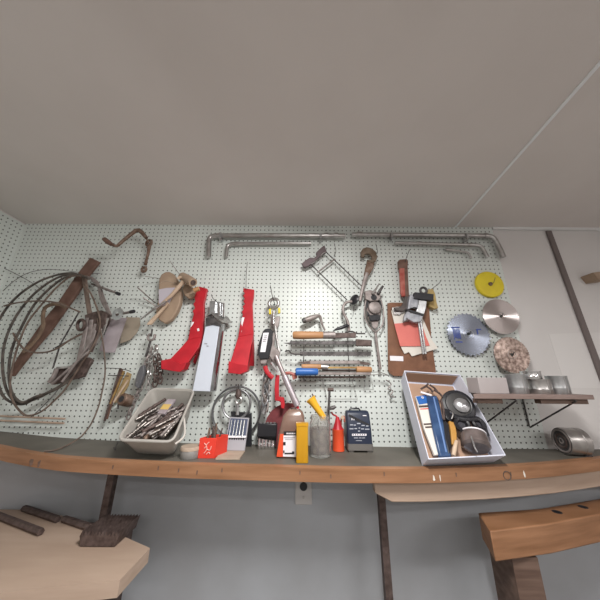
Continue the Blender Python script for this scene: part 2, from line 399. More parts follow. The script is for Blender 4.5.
def blade(px, py, rp, off, teeth, depth, m, lab, th=.0025, ink=None):
    c = P(px, py, off); r = vr(px, py, rp, off); t = thing('saw_blade', lab, 'saw blade', c, 'circular saw blades on the pegboard')
    bm = N(); bladeshape(bm, c, r, th, teeth, depth, .009); dc = obj('disc', bm, m, t, smooth=False)
    bm = N(); ring(bm, c+Vector((0,-th*.6,0)), r*.22, .0009, (0,1,0), 32, 6, flat=None); obj('collar_ring', bm, 'steel', dc)
    if ink:
        for u, v, w, h, mm in ink:
            bm = N(); box(bm, c+Vector((u*r, -th*.5-.0006, v*r)), (w*r, .0008, h*r)); obj('printed_mark', bm, mm, dc)
    bm = N(); tube(bm, [c+Vector((0,off,-.001)), c+Vector((0,-.012,0)), c+Vector((0,-.02,.012))], .0025, seg=6)
    one('peg_hook', bm, 'iron', 'peg hook through the centre of the '+lab.split(' with')[0].split(' at')[0], 'hook', 'peg hooks for the saw blades')
    return t
blade(500.8, 316.3, 17.2, .035, 60, .003, 'bladebright', 'bright fine-toothed saw blade below the yellow disc')
ink = []
for i in range(6):
    ink.append((-.68+.055*i, .02+R.uniform(-.03,.03), .035, R.uniform(.35,.55), 'blueink'))
ink += [(-.55, .30, .36, .06, 'blueink'), (-.5, -.36, .30, .05, 'blueink'), (.42,.1,.05,.22,'blueink'), (.5,.22,.2,.05,'blueink')]
blade(468.5, 334.2, 21.3, .02, 30, .010, 'bladeblue', 'large bluish coarse-toothed saw blade with blue printing', ink=ink)
blade(511.5, 354.8, 17.6, .055, 48, .004, 'bladeold', 'speckled coppery saw blade just above the shelf cans', th=.006)
c = P(490.3, 284, .02); r = vr(490.3, 284, 12.6, .02)
yd = thing('yellow_disc', 'yellow round plastic disc hung above the saw blades', 'disc', c)
bm = N(); lathe(bm, c+Vector((0,.018,0)), (0,-1,0), [(r*.96,0),(r,.003),(r,.014),(r*.97,.018),(r*.9,.018),(r*.88,.016),(r*.2,.016)], 48); obj('disc', bm, 'yellow', yd)
bm = N(); lathe(bm, c+Vector((0,.001,0)), (0,-1,0), [(r*.14,0),(r*.12,.008),(.003,.008)], 16); obj('hub', bm, 'rust', yd)
bm = N(); tube(bm, sm([c+Vector((0,-.008,0)), c+Vector((.004,-.02,.0)), c+Vector((.014,-.022,.022)), c+Vector((.03,-.01,.035))]), .0012, seg=6); obj('wire', bm, 'iron', yd)

# ---------------------------------------------------------------- L bars across the top
def lbar(path, rp, off, name, lab, grp, extra=(), m='bar'):
    p3 = sm(W(path, off), 4); r = rp*K
    t = thing(name, lab, 'bar', p3[0], grp)
    bm = N(); tube(bm, p3, r, seg=14); obj('rod', bm, m, t)
    for (ax, ay, bx, by, rr) in extra:
        bm = N(); tube(bm, W([(ax,ay),(bx,by)], off), rr*K, seg=14); obj('collar', bm, 'steel', t)
    return t
g = 'L-shaped steel bars along the top of the pegboard'
lbar([(208.7,257),(208.8,250),(209,241),(210.5,237.3),(214.5,236),(222,235.7),(260,235.6),(300,235.7),(345,235.9)], 2.6, .03, 'bent_bar', 'longest L-shaped steel bar at the upper left of the pegboard', g, ((324,235.8,328,235.8,3.3),(334,235.8,338,235.8,3.4)))
lbar([(226.3,257),(226.8,251),(227.6,246.5),(230,244.4),(235,243.7),(250,243.5),(280,243.4),(311,243.4)], 1.9, .025, 'bent_bar', 'shorter L-shaped steel bar directly under the longest left bar', g, ((234,243.6,239,243.6,2.3),(289,243.4,292,243.4,2.3)))
lbar([(352,234.8),(380,234.9),(420,235.2),(460,235.6),(483,235.9),(489,236.3),(493.5,238.5),(497,244),(500,250),(503.3,257.3)], 2.6, .03, 'bent_bar', 'longest L-shaped steel bar at the upper right of the pegboard', g, ((357,234.8,362,234.8,3.4),(484,236,487,236.1,3.2)))
lbar([(395,243),(430,244),(460,244.7),(475,245.2),(479.5,246),(482.5,248.5),(485,253),(487.5,257.5)], 1.9, .025, 'bent_bar', 'medium L-shaped steel bar under the longest right bar', g, ((416,243.5,421,243.6,2.3),(468,244.9,472,245,2.3)))
lbar([(445,249.5),(455,250.5),(463,251.8),(467,252.6),(469,254.5),(471,258.5)], 1.1, .02, 'bent_bar', 'smallest thin L-shaped bar below the medium right bar', g, ((446,249.5,452,250.2,1.6),))
for px, py, lab in ((223,237,'left end of the longest left bar'),(320,238,'right end of the longest left bar'),(389,237,'left end of the longest right bar'),(462,238,'right end of the longest right bar')):
    bm = N(); x = P(px, py, 0).x; z = P(px, py, .03).z
    tube(bm, [(x,.002,z+.022),(x,-.012,z+.022),(x,-.012,z-.018),(x,-.03,z-.022),(x,-.05,z-.012),(x,-.05,z+.02)], .003, seg=6, flat=(1,2.2))
    one('bar_bracket', bm, 'galv', 'flat metal bracket holding the '+lab, 'bracket', 'brackets for the top bars')

# ---------------------------------------------------------------- hand crank and link
cr = thing('hand_crank', 'rusty Z-shaped hand crank hung at the upper left of the pegboard', 'crank', P(130, 240, .10))
bm = N(); tube(bm, W([(107,241),(110,243.5),(115.5,246)], .14)+W([(118,245.5,.13),(122,241.5,.12),(130,235,.10),(136,230.5,.09),(139,230.3,.085),(142,232.5,.08),(146.5,238,.075)]), [.007,.009,.008,.008,.009,.010,.012,.013,.012,.010], seg=10); obj('crank_arm', bm, 'rust', cr)
bm = N(); tube(bm, W([(103,238.8,.15),(104.5,239.2,.149),(108,242,.147),(111.5,244.5,.145)]), [.007,.012,.013,.010], seg=12); obj('grip', bm, 'brownold', cr)
lk = thing('link_bar', 'rusty link bar with an eye at each end hanging by the crank', 'link', P(147, 256, .05))
bm = N(); tube(bm, W([(149.3,246),(148.5,252),(147,258),(145.3,265)], .05), [.011,.008,.007,.009], seg=8); obj('bar', bm, 'rust', lk)
for px, py, r_ in ((149,243,.018),(144,269.5,.014)):
    bm = N(); ring(bm, P(px, py, .05), r_, .0075, (.25,1,0), 20, 8); obj('eye', bm, 'rust', lk)
bm = N(); tube(bm, W([(149,243,.0),(149,243,.06),(146.5,239,.08)]), .005, seg=8); one('peg_hook', bm, 'rust', 'stout peg hook carrying the crank and the link bar', 'hook', 'wire peg hooks on the pegboard')

# ---------------------------------------------------------------- two-rod frame
fr = thing('rod_frame', 'two-rod metal frame with dark head plate hung slanting below the top bars', 'tool', P(330, 268, .04))
bm = N(); plate(bm, [(301.7,263.5),(305,260.5),(310,257.3),(314,257.8),(316.8,256),(316,252.5),(320,248.5),(324.4,245),(326.8,251.5),(322,254.5),(317.5,258.3),(314,262.5),(308,266),(304,267)], .05, .02); obj('head_plate', bm, mat('dark_plate', (.12,.09,.095), .5, .3), fr, bevel=.002)
for a, b in (((326,252),(362,286.5)),((310,263.5),(347,300))):
    bm = N(); tube(bm, W([a, b], .04), .0035, seg=8); obj('rod', bm, 'iron', fr)
bm = N(); tube(bm, W([(317.5,272.5),(335,259)], .04), .0045, seg=8); obj('crossbar', bm, 'rustgrey', fr)
bm = N(); tube(bm, sm(W([(311,264),(318,259.5),(320.5,258),(321.5,254.5),(325.5,252)], .055), 4), .0022, seg=6); obj('bail_wire', bm, 'steel', fr)
wire_hook(334.5, 256, .06, 'wire peg hook behind the upper rod of the two-rod frame')

# ---------------------------------------------------------------- hook wrench
hw = thing('hook_wrench', 'rusty hook-ended wrench hanging right of the two-rod frame', 'wrench', P(366, 275, .04))
bm = N(); plate(bm, [(361.2,256.5),(361,251.5),(363,248.3),(367,246.9),(372,248.2),(375.8,251.5),(377.6,256.5),(376,261),(372.5,262.5),(368,261),(367,259.5),(371.5,259.5),(372,256.5),(369.8,254),(367,253.2),(365,254),(364.6,256.8)], .055, .02); obj('hook_jaw', bm, mat('hook_rust', (.20,.15,.11), .6, .3, c2=(.13,.09,.06), scale=40), hw, bevel=.003)
bm = N(); plate(bm, [(367.5,259.5),(374.5,262),(373.5,268),(370,274),(367.5,277),(364,275.5),(365.5,268)], .05, .016); obj('neck', bm, 'rust', hw, bevel=.003)
bm = N(); tube(bm, W([(367,273),(364.5,281),(362.5,289),(360,301)], .045), [.013,.012,.010,.008], seg=10, flat=(.6,1)); obj('shaft', bm, 'rustgrey', hw)
wire_hook(374, 257, .07, 'wire peg hook under the hook-ended wrench')

# ---------------------------------------------------------------- hand brace
hb = thing('hand_brace', 'old bit brace with a dark round knob and grey cranked bow', 'brace', P(344, 313, .05))
bm = N(); lathe(bm, P(356, 300.5, .045), P(351, 297.5, .07)-P(356, 300.5, .045), [(.010,0),(.026,.006),(.031,.014),(.024,.022),(.006,.026)], 20); obj('knob', bm, 'black', hb)
bm = N(); tube(bm, sm(W([(352,301.5),(348,302),(344.5,304),(343,308),(343.5,313),(346,318),(348,323),(349,331)], .055), 5), .0075, seg=10); obj('bow', bm, 'rustgrey', hb)
bm = N(); tube(bm, W([(354,306),(353.5,311)], .05), .0022, seg=6); obj('pin', bm, 'iron', hb)
ch = thing('drill_chuck', 'grey drill chuck with ratchet arm lying against the pegboard left of the brace', 'chuck', P(312, 318, .05))
bm = N(); a = P(303, 321, .06); b = P(318, 315.8, .045); tube(bm, [a, a.lerp(b,.1), a.lerp(b,.5), a.lerp(b,.8), b], [.010,.014,.016,.013,.010], seg=14); obj('sleeve', bm, 'rustgrey', ch)
bm = N(); tube(bm, [a+(a-b)*.03, a.lerp(b,.14)], [.013,.0165], seg=14); obj('jaw_opening', bm, 'iron', ch)
bm = N(); tube(bm, sm(W([(315.5,316),(319.5,316),(321,320),(322.5,325),(325,330.5)], .05), 4), [.009]*4+[.008]*4+[.007]*4+[.005]*5, seg=8); obj('ratchet_arm', bm, 'rustgrey', ch)
bm = N(); tube(bm, sm(W([(346,312.5,.05),(346,323,.06),(349.5,325.5,.06)],.05),4), .0018, seg=6); one('peg_hook', bm, 'iron', 'thin curled wire peg hook beside the bow of the brace', 'hook', 'wire peg hooks on the pegboard')
bm = N(); tube(bm, W([(333,331),(336,329.5),(341,327.8),(347,325.6),(349,325.6)], .075), [.002,.006,.0095,.0085,.004], seg=10); one('paring_knife', bm, 'black', 'black tapered knife handle resting above the wooden-handled scraper', 'knife')

# ---------------------------------------------------------------- pulley block
pb = thing('pulley_block', 'grey rusty pulley block with forked head and long rod left of the clipboard', 'pulley', P(375, 320, .05))
bm = N(); plate(bm, [(365.5,299),(365,291),(370,289.8),(376,291.5),(380.5,292.5),(381,298),(378,300.5),(370,301)], .07, .03); obj('head', bm, 'rustgrey', pb, bevel=.003)
bm = N(); lathe(bm, P(373.8, 297.5, .069), (0,-1,0), [(.016,0),(.016,.003)], 16); obj('bore', bm, 'black', pb)
bm = N(); tube(bm, W([(372.5,294),(376,289),(379.3,283.5)], .08), [.008,.006,.003], seg=8); obj('prong', bm, 'steel', pb)
bm = N(); tube(bm, W([(378,294),(380,290.5),(383,286)], .08), [.008,.008,.006], seg=8); obj('prong', bm, 'iron', pb)
bm = N(); plate(bm, [(367,300),(380,300),(381.5,308),(381,316),(379,321),(374,323),(369,320.5),(366.5,314),(366,308)], .045, .022); obj('housing', bm, mat('housing_rust', (.13,.10,.09), .55, .4, c2=(.30,.26,.25), scale=26, contrast=.5, bump=.3), pb, bevel=.004)
bm = N(); lathe(bm, P(374.3, 308, .046), (0,-1,0), [(.034,0),(.034,.012),(.030,.015),(.004,.015)], 24); obj('wheel', bm, 'rustgrey', pb)
bm = N(); tube(bm, sm(W([(366,300),(364.5,310),(365.5,319),(369,326),(375.3,331.5),(381.5,326.5),(383.5,318),(383,308),(381,300)], .055), 4), .004, seg=8); obj('strap', bm, 'rustgrey', pb)
bm = N(); plate(bm, [(369,315),(380,314.5),(380.5,320),(370,321)], .055, .012); obj('gap_shade', bm, 'black', pb, bevel=.002)  # black plate stands in for the shade in an open gap
bm = N(); plate(bm, [(371.5,322),(378.5,321.5),(378,327),(375,329),(372.5,327)], .048, .012); obj('lower_web', bm, 'rustgrey', pb, bevel=.002)
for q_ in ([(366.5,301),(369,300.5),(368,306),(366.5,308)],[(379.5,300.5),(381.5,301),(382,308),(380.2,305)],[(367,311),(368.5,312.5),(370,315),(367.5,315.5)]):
    bm = N(); plate(bm, q_, .0565, .01); obj('recess_shade', bm, 'black', pb)  # black patches stand in for shade in the block's recesses
bm = N(); tube(bm, W([(375.3,331),(376.3,340),(377.8,350),(380.3,369.5)], .045), [.008,.007,.0065,.0075], seg=8); obj('rod', bm, 'rustgrey', pb)
wire_hook(382, 327, .04, 'wire peg hook at the lower right of the pulley block', dx=1)

# ---------------------------------------------------------------- stacked files, scrapers and saws
hf = 'long hand tools stacked on the wire rack'
def handtool(name, lab, cat, hx0, hx1, hy, hr, hm, bx0, bx1, by, bh, bm_, off, flat=(.7,1), flip=False, tang=None, teeth=0):
    t = thing(name, lab, cat, P((hx0+bx1)/2, by, off), hf)
    if hm:
        bm = N(); a = P(hx0, hy, off); b = P(hx1, hy, off)
        tube(bm, [a, a.lerp(b,.04), a.lerp(b,.3), a.lerp(b,.7), a.lerp(b,.95), b], [hr*K*.75, hr*K, hr*K*1.03, hr*K*.95, hr*K*.9, hr*K*.7], seg=14); obj('handle', bm, hm, t)
    bm = N(); top = []; bot = []
    n = 40 if teeth else 6
    for i in range(n+1):
        x = bx0+(bx1-bx0)*i/n; top.append((x, by-bh/2)); bot.append((x, by+bh/2+(.5 if teeth and i % 2 else 0)))
    plate(bm, top+bot[::-1], off, .012); obj('blade', bm, bm_, t, bevel=.001 if not teeth else 0)
    return t
t = handtool('scraper', 'wood-handled scraper, topmost of the stacked hand tools', 'scraper', 292.7, 324, 335.2, 3.6, 'handle', 325, 356, 335.2, 5.0, 'rustdark', .075)
bm = N(); tube(bm, W([(323,335.2),(335,335.2)], .075), .019, seg=14); obj('ferrule', bm, 'rustgrey', t)
bm = N(); tube(bm, sm(W([(345,332.5),(352,331.5),(357,333.5),(365,333.5)], .07), 4), .004, seg=6); obj('wire_end', bm, 'iron', t)
t = handtool('rasp', 'long dark rasp with a thick right end below the scraper', 'rasp', 0, 0, 0, 0, None, 290, 357, 342.6, 3.2, 'iron', .08)
bm = N(); plate(bm, [(283.5,343),(290,342.4),(290,344.6)], .08, .006); obj('tang', bm, 'iron', t)
bm = N(); plate(bm, [(356,339),(372,340),(372,346),(356,346)], .082, .02); obj('end_block', bm, 'rustdark', t, bevel=.003)
t = handtool('keyhole_saw', 'dark toothed saw with a hooked left end in the middle of the stack', 'saw', 0, 0, 0, 0, None, 300, 371, 353.6, 3.6, 'iron', .075, teeth=1)
bm = N(); tube(bm, sm(W([(285,351.5),(289,350.7),(291,353),(295,354.2),(302,354)], .075), 4), .004, seg=6); obj('hook_end', bm, 'iron', t)
t = handtool('flat_file', 'flat brown file with pointed ends above the wooden-handled file', 'file', 0, 0, 0, 0, None, 310, 360, 362.2, 3.2, 'rustgrey', .075)
bm = N(); plate(bm, [(298,362.5),(310,360.8),(310,363.6)], .075, .01); obj('tip', bm, 'rustdark', t)
bm = N(); plate(bm, [(360,361),(368,362.5),(371.5,364.5),(366,365),(360,363.6)], .075, .01); obj('tang', bm, 'rustdark', t)
t = handtool('file', 'thin file with a turned orange wooden handle above the blue-handled file', 'file', 301.5, 322, 366.8, 2.4, 'handle', 328, 357, 367.6, 2.0, 'brass', .085)
bm = N(); tube(bm, W([(321,366.8),(328,367.3)], .085), .012, seg=12); obj('ferrule', bm, 'steel', t)
t = handtool('awl', 'tool with its wooden handle at the right end of the stack', 'awl', 356, 371.5, 369.6, 2.8, 'handle', 322, 356, 370.2, 1.8, 'rustdark', .07)
t = handtool('file', 'blue-handled file at the bottom of the stacked hand tools', 'file', 295.5, 318, 371.8, 3.3, 'blue', 315, 371, 373.6, 2.6, 'rustgrey', .09)
handtool('hacksaw_blade', 'dark blade lying lowest under the blue-handled file', 'saw blade', 0, 0, 0, 0, None, 298, 366, 377, 2.0, 'rustdark', .07, teeth=1)
t = thing('wire_fork', 'thin twin-wire fork projecting right under the pulley rod', 'wire', P(379, 374, .05), hf)
for dy in (0, 2.6):
    bm = N(); tube(bm, sm(W([(366,372.5+dy),(378,372+dy),(383,373.3+dy*.6),(388.5,375.5)], .06), 4), .0022, seg=6); obj('wire', bm, 'steel', t)
rk = thing('wire_rack', 'pale wire rack on the pegboard under the stacked hand tools', 'rack', P(335, 385, .02))
bm = N(); tube(bm, W([(322,378),(327,399),(357.5,399),(351.5,378)], .015), .0016, seg=6); obj('lower_frame', bm, 'steel', rk)
bm = N(); tube(bm, W([(300,381),(300,381.6),(352,381.5)], .02), .0016, seg=6); obj('crossbar', bm, 'steel', rk)
for px in (304, 350):                # the arms that carry the tools
    for py in (342.5, 347.5, 351.6, 356, 360.4, 365, 370.6, 376, 379.8):
        pass
    bm = N(); x = P(px, 360, .05).x
    zt = P(px, 334, .06).z; zb_ = P(px, 380.5, .06).z
    tube(bm, [(x,.002,zt),(x,-.012,zt),(x,-.014,zb_),(x,-.10,zb_-.003),(x,-.104,zb_+.012)], .002, seg=6); obj('arm', bm, 'iron', rk)
bm = N(); tube(bm, W([(365,381),(364,389.5),(373.5,389.5),(372.5,384)], .02), .0015, seg=6); one('wire_hanger', bm, 'steel', 'small rectangular wire hanger right of the wire rack', 'hanger')
bm = N(); tube(bm, sm(W([(386,380),(391,384),(388,389),(393,391),(390,396),(395,397)], .03), 5), .003, seg=6); one('bent_wire', bm, 'rustgrey', 'short crumpled wire hanging left of the white box', 'wire')

# ---------------------------------------------------------------- clipboard, papers
cb = thing('clipboard', 'brown hardboard clipboard hanging behind the pink paper', 'clipboard', P(408, 340, .02))
bm = N(); plate(bm, [(387.5,303.2),(391,302.5),(426,303),(429,306),(431.5,340),(436,372),(434,376),(394,376),(390,373.5),(388.2,370)], .02, .005); obj('board', bm, 'board', cb)
bm = N(); plate(bm, [(392,307.5),(402,306),(404.5,311),(400,315),(394,314.5)], .04, .014); obj('clip', bm, 'steel', cb, bevel=.002)
for px in (394.5, 399.5):
    bm = N(); lathe(bm, P(px, 311, .0405), (0,-1,0), [(.004,0),(.003,.002)], 10); obj('rivet', bm, 'iron', cb)
bm = N(); plate(bm, [(389.8,355.8),(403.2,356.3),(403.4,361.2),(390.2,360.6)], .0215, .0012); obj('label', bm, 'label', cb, label='small white label near the lower left')
bm = N(); plate(bm, [(391.3,310.5),(404,309),(420,313),(424.5,322),(432,340),(438.3,348.3),(412,356.3),(409,352),(404.5,353.8),(401.5,348),(396,330)], .030, .004)
one('paper_stack', bm, 'paper', 'cream papers clipped to the clipboard behind the pink sheet', 'paper')
bm = N(); plate(bm, [(394.3,323.6),(401,323.2),(408,321.5),(416,323.5),(421,322),(425.5,335),(429.8,345.6),(415,346.3),(400.3,346.2)], .036, .003)
one('pink_sheet', bm, 'pink', 'salmon pink sheet clipped on the clipboard', 'paper')

# ---------------------------------------------------------------- pipe wrench with red handle
pw = thing('pipe_wrench', 'old wrench with faded red handle hanging over the clipboard top', 'wrench', P(404, 280, .05))
bm = N(); plate(bm, [(398.3,261),(400,259.3),(407,258.8),(408.3,262),(407.5,268.5),(399,268.5)], .05, .02); obj('eye_end', bm, 'brownold', pw, bevel=.003)
bm = N(); plate(bm, [(399.7,268),(404.5,268),(405.5,296),(402.5,296.5),(400.8,293)], .05, .014); obj('grip', bm, 'redold', pw, bevel=.002, label='faded red grip')
bm = N(); plate(bm, [(404.2,267),(407.8,267),(409.3,298),(405,298)], .048, .018); obj('shank', bm, 'brownold', pw, bevel=.002)
bm = N(); plate(bm, [(405,296),(409.8,297.5),(410.5,303),(407.5,308.5),(403,311.5),(396,310.5),(394.5,307.5),(399.5,307),(402.5,305),(404.5,301)], .055, .022); obj('jaw', bm, mat('jaw_iron', (.10,.085,.08), .5, .4), pw, bevel=.003)
bm = N(); tube(bm, W([(405,262,.0),(405,262,.06),(407,256,.065),(409.5,250,.07)]), .0018, seg=6); one('peg_hook', bm, 'iron', 'long wire peg hook above the red-handled wrench', 'hook', 'wire peg hooks on the pegboard')

# ---------------------------------------------------------------- clamp
M['clampgrey'] = mat('clamp_steel', (.42,.43,.46), .4, .6, c2=(.26,.27,.30), scale=45, contrast=.3)
cl = thing('clamp', 'silver and black clamp hanging over the right half of the clipboard', 'clamp', P(422, 302, .08))
bm = N(); plate(bm, [(415,292),(434,294),(433.6,300.6),(424,299.6),(414.2,298.3)], .09, .025); obj('top_bar', bm, 'black', cl, bevel=.002)
bm = N(); ring(bm, P(423.5, 290.6, .085), .017, .0065, (0,1,.1), 20, 8); obj('eye', bm, 'iron', cl)
bm = N(); plate(bm, [(410,294.5),(412.3,294),(414.5,298.5),(418.5,299.5),(418,308),(413.8,307),(408,309.3)], .08, .03); obj('side_plate', bm, 'clampgrey', cl, bevel=.002)
bm = N(); plate(bm, [(418.5,300),(427,301),(425.8,309),(424,314.5),(416,311.5),(417.8,308)], .078, .03); obj('side_plate', bm, 'galv', cl, bevel=.002)
bm = N(); plate(bm, [(407.5,309),(424,314),(423.6,316),(407.2,311)], .083, .03); obj('pad', bm, 'black', cl)
bm = N(); plate(bm, [(407,311.2),(423.5,316),(421,321.5),(414,322.5),(409,319.5),(404,321.3),(404.8,316)], .078, .025); obj('base_plate', bm, 'clampgrey', cl, bevel=.002)
for px, py in ((407,318.8),(416,313.5),(411,312.5)):
    bm = N(); lathe(bm, P(px, py, .079), (0,-1,0), [(.005,0),(.004,.003)], 10); obj('rivet', bm, 'iron', cl)
for dx in (-1.2, 1.2):
    bm = N(); tube(bm, W([(419.5+dx,320),(422+dx,338),(424.5+dx,354)], .06), .0055, seg=10); obj('handle', bm, 'galv', cl)
bm = N(); plate(bm, [(428,289.5),(433,288.5),(435.5,294),(436.5,301),(438.5,308),(434.5,309),(429.5,306)], .045, .03); one('wood_offcut', bm, mat('yellow_wood', (.48,.34,.12), .6, c2=(.40,.30,.14), scale=20), 'yellowish wooden piece hanging behind the black clamp bar', 'wood piece', bevel=.003)
wire_hook(430, 290, .10, 'short wire peg hook above the silver and black clamp', dx=2, up=4)
# ---------------------------------------------------------------- cables at the left
def cable(pts, r, m, lab, closed=False, grp='cable loops hung at the left of the pegboard', name='cable', off=.08):
    bm = N(); tube(bm, sm(W(pts, off), 8, closed), r, closed=closed, seg=8)
    return one(name, bm, m, lab, 'cable', grp)
def coil(name, lab, m, r, loops, off, seed):
    rr = random.Random(seed); t = thing(name, lab, 'cable', P(70, 280, off), 'cable loops hung at the left of the pegboard')
    for k, pts in enumerate(loops):
        bm = N(); o = off+.012*k; tube(bm, sm(W([(p[0], p[1], o+(p[2] if len(p) > 2 else 0)) for p in pts], o), 8), r, seg=8); obj('turn', bm, m, t)
    return t
coil('cable_coil', 'thick black cable coil looping over the top of the brown bar', 'blackrub', .0055, [
 [(89,279,.04),(80,275),(70,273),(55,275.5),(38,282),(20,294),(6,309),(-3,326),(-6,350),(-4,374),(2,394),(12,402.5),(24,404),(36,398),(50,391),(62,385),(75,376),(88,360)],
 [(86,277,.02),(75,274),(62,276),(48,283),(31,297),(15,318),(5,342),(2.5,365),(6,388),(16,402),(30,401),(48,393),(66,381),(80,366),(90,345)],
 [(84,276,.0),(74,275),(62,279),(48,290),(34,305),(22,326),(13,346),(9,366),(11,390),(21,402),(36,396.5),(55,390),(70,380)]], .07, 1)
coil('cable_coil', 'thinner brown cable coil inside the thick black one', 'brownrub', .0042, [
 [(82,276),(70,277),(56,288),(42,304),(28,322),(20,340),(14,360),(10,384),(13,401),(22,413),(30,415.5),(42,411),(55,400),(66,388),(80,366),(96,340),(100,320),(92,296),(84,284)],
 [(4,306),(16,303),(30,301.3),(45,301.2),(58,303),(68,307),(80,312)],
 [(13,333),(17,340),(24,349),(34,352.5),(47,352),(58,348),(70,340),(82,334)]], .10, 2)
cable([(3,291),(14,281),(28,273),(45,269.5),(60,270),(76,272),(90,273.5),(100,273.5)], .0016, 'iron', 'hair-thin wire arching above the thick black cable coil', name='wire', grp=None, off=.03)
cable([(4,268,.02),(16,274,.02),(29,281,.02),(45,292,.02)], .0016, 'iron', 'thin dark wire running down from the left corner of the pegboard', name='wire', grp=None)
cable([(97,318,.09),(102,338,.09),(104.5,356,.07),(105,374,.06),(102,392,.06),(98,408,.07),(91,424,.09),(82,436,.12)]+[tuple(v) for v in ()], .0034, 'brownrub', 'long brown cable sweeping down toward the bench top', grp=None)
pA = P(82, 436, .12); q1 = B(70, 446.5); q2 = B(56, 451); q3 = B(44, 452.5); bm = N()
tube(bm, sm([pA, q1+Vector((0,0,.012)), q2+Vector((0,0,.0045)), q3+Vector((0,0,.0045))], 8), .0034, seg=8); one('cable', bm, 'brownrub', 'end of the long brown cable resting on the bench top at the left', 'cable')
bm = N(); tube(bm, sm(W([(62,384,.09),(52,397,.08),(40,409,.06),(30,418,.03)],.05),6), .0022, seg=6); one('wire', bm, 'greyband', 'grey wire trailing down from the jointed iron tool', 'wire')
# rods lying at the back of the bench
for (a, b, lab) in (((0,416,.03),(65,418.8,.03),'upper thin wooden rod against the pegboard above the bench at the left'),((0,420.5,.04),(64,423.3,.04),'lower thin wooden rod against the pegboard above the bench at the left')):
    bm = N(); tube(bm, W([a, b]), .0045, seg=8); one('wooden_rod', bm, 'palewood', lab, 'rod', 'thin wooden rods at the left')
# brown slanting bar and sickle strap
bm = N(); plate(bm, [(90,257.3),(99,261.5),(88,275),(78,291),(62,313),(50,330),(36,346),(20,366),(12,376.5),(9.3,372),(18,356),(30,339),(44,319),(58,302),(70,284),(80,270)], .05, .018)
one('brown_bar', bm, 'brownold', 'broad brown bar slanting behind the cable coils at the left', 'bar', bevel=.003)
bm = N(); tube(bm, sm(W([(66,307),(60,304),(52,304.5),(46,307),(43.5,312),(43,319),(43,326),(39,335),(31,345),(23,352)], .085), 6), .0105, seg=10, flat=(.45,1)); one('curved_strap', bm, mat('strap', (.22,.15,.10), .6, c2=(.12,.08,.055), scale=20), 'brown curved strap hooked over the slanting brown bar', 'strap')
# jointed iron tool
it = thing('iron_trap', 'rusty jointed iron tool with straps hanging inside the cable loops', 'iron tool', P(88, 330, .08))
bm = N(); tube(bm, W([(84,276),(86,290),(88,303),(90,316),(90,322)], .07), [.014,.013,.013,.013,.014], seg=8, flat=(.35,1)); obj('strap', bm, mat('strap_tan', (.22,.165,.135), .6, c2=(.15,.105,.085), scale=18), it)
for pts in ([(86,277),(93,279),(98,284),(100,294),(103,303),(108,312),(110,322)],[(92,280),(99,286),(103,297),(107,307),(111,316)]):
    bm = N(); tube(bm, sm(W(pts, .06), 4), .008, seg=8, flat=(.4,1)); obj('strap', bm, 'rustgrey', it)
bm = N(); plate(bm, [(84,315),(92,312),(101,310),(107,313),(106,324),(100,330),(92,331),(86,326)], .085, .03); obj('hinge_block', bm, 'rustdark', it, bevel=.005)
bm = N(); ring(bm, P(81,325,.09), .026, .008, (.3,1,.2), 24, 8); obj('ring', bm, 'rustdark', it)
for (a, b, r_, m_) in (((88,318),(78,362),.012,'rustgrey'),((92,320),(86,356),.014,'rustgrey'),((96,324),(86,358),.011,'rustgrey'),((101,324),(91,352),.010,'rustdark'),((103,320),(95,346),.007,'rustgrey'),((108,318),(98,343),.006,'steel')):
    bm = N(); tube(bm, W([a, ((a[0]+b[0])/2+.8, (a[1]+b[1])/2), b], .08), [r_, r_*1.1, r_*.8], seg=8, flat=(.6,1)); obj('jaw_bar', bm, m_, it)
bm = N(); plate(bm, [(56,367.5),(70,365.5),(80,360),(88,357),(92,360),(86,370),(83,377),(72,379.5),(60,383),(51,385),(48.5,382),(53,374)], .085, .02); obj('foot_plate', bm, 'rustdark', it, bevel=.004)
bm = N(); tube(bm, W([(49.5,382.5),(54,376),(57,368.5)], .10), .010, seg=8); obj('foot_rod', bm, 'rustgrey', it)
bm = N(); tube(bm, W([(57,368),(72,367),(90,350)], .10), .006, seg=8); obj('foot_rod', bm, 'steel', it)
for a, b in (((62,382),(92,341)),((52,384),(88,352))):
    bm = N(); tube(bm, W([a, b], .108), .0055, seg=8); obj('foot_rod', bm, 'rustgrey', it)
bm = N(); tube(bm, W([(79,312),(60,345),(53,368)], .11), .0035, seg=8); obj('thin_rod', bm, 'iron', it)
bm = N(); tube(bm, W([(80,334),(70,340),(55,348)], .11), .0035, seg=8); obj('thin_rod', bm, 'iron', it)
for (a, b, lab) in (((92,284,.02),(118.5,293.8,.14),'grey rod with black tip poking out right of the cable coils'),((100,318,.0),(133,311.5,.16),'dark rod end poking out right of the grey washer')):
    t = thing('steel_pin', lab, 'rod', P(*a), 'rods poking out of the pegboard'); A = P(*a); Bq = P(*b)
    bm = N(); tube(bm, [A, Bq], .0065, seg=10); obj('shaft', bm, 'rustgrey', t)
    bm = N(); tube(bm, [Bq+(A-Bq)*.06, Bq+(Bq-A)*.02], .009, seg=10); obj('tip', bm, 'black', t)
bm = N(); c = P(117.5, 314, .12); r = vr(117.5, 314, 6, .12)
k = 32
ring(bm, c, (r+.010)/2, (r-.010)/2, (.15,1,0), 32, 10, flat=(.16,1))
one('washer', bm, 'galv', 'large grey round washer hanging left of the leather pouch', 'washer')
bm = N(); plate(bm, [(111,319),(119,317.5),(126.5,318),(121,334),(114.5,352.5),(106,352.5),(99,350.5),(104,336)], .06, .004); one('metal_sheet', bm, 'lilac', 'pinkish grey metal sheet slanting below the grey washer', 'sheet')
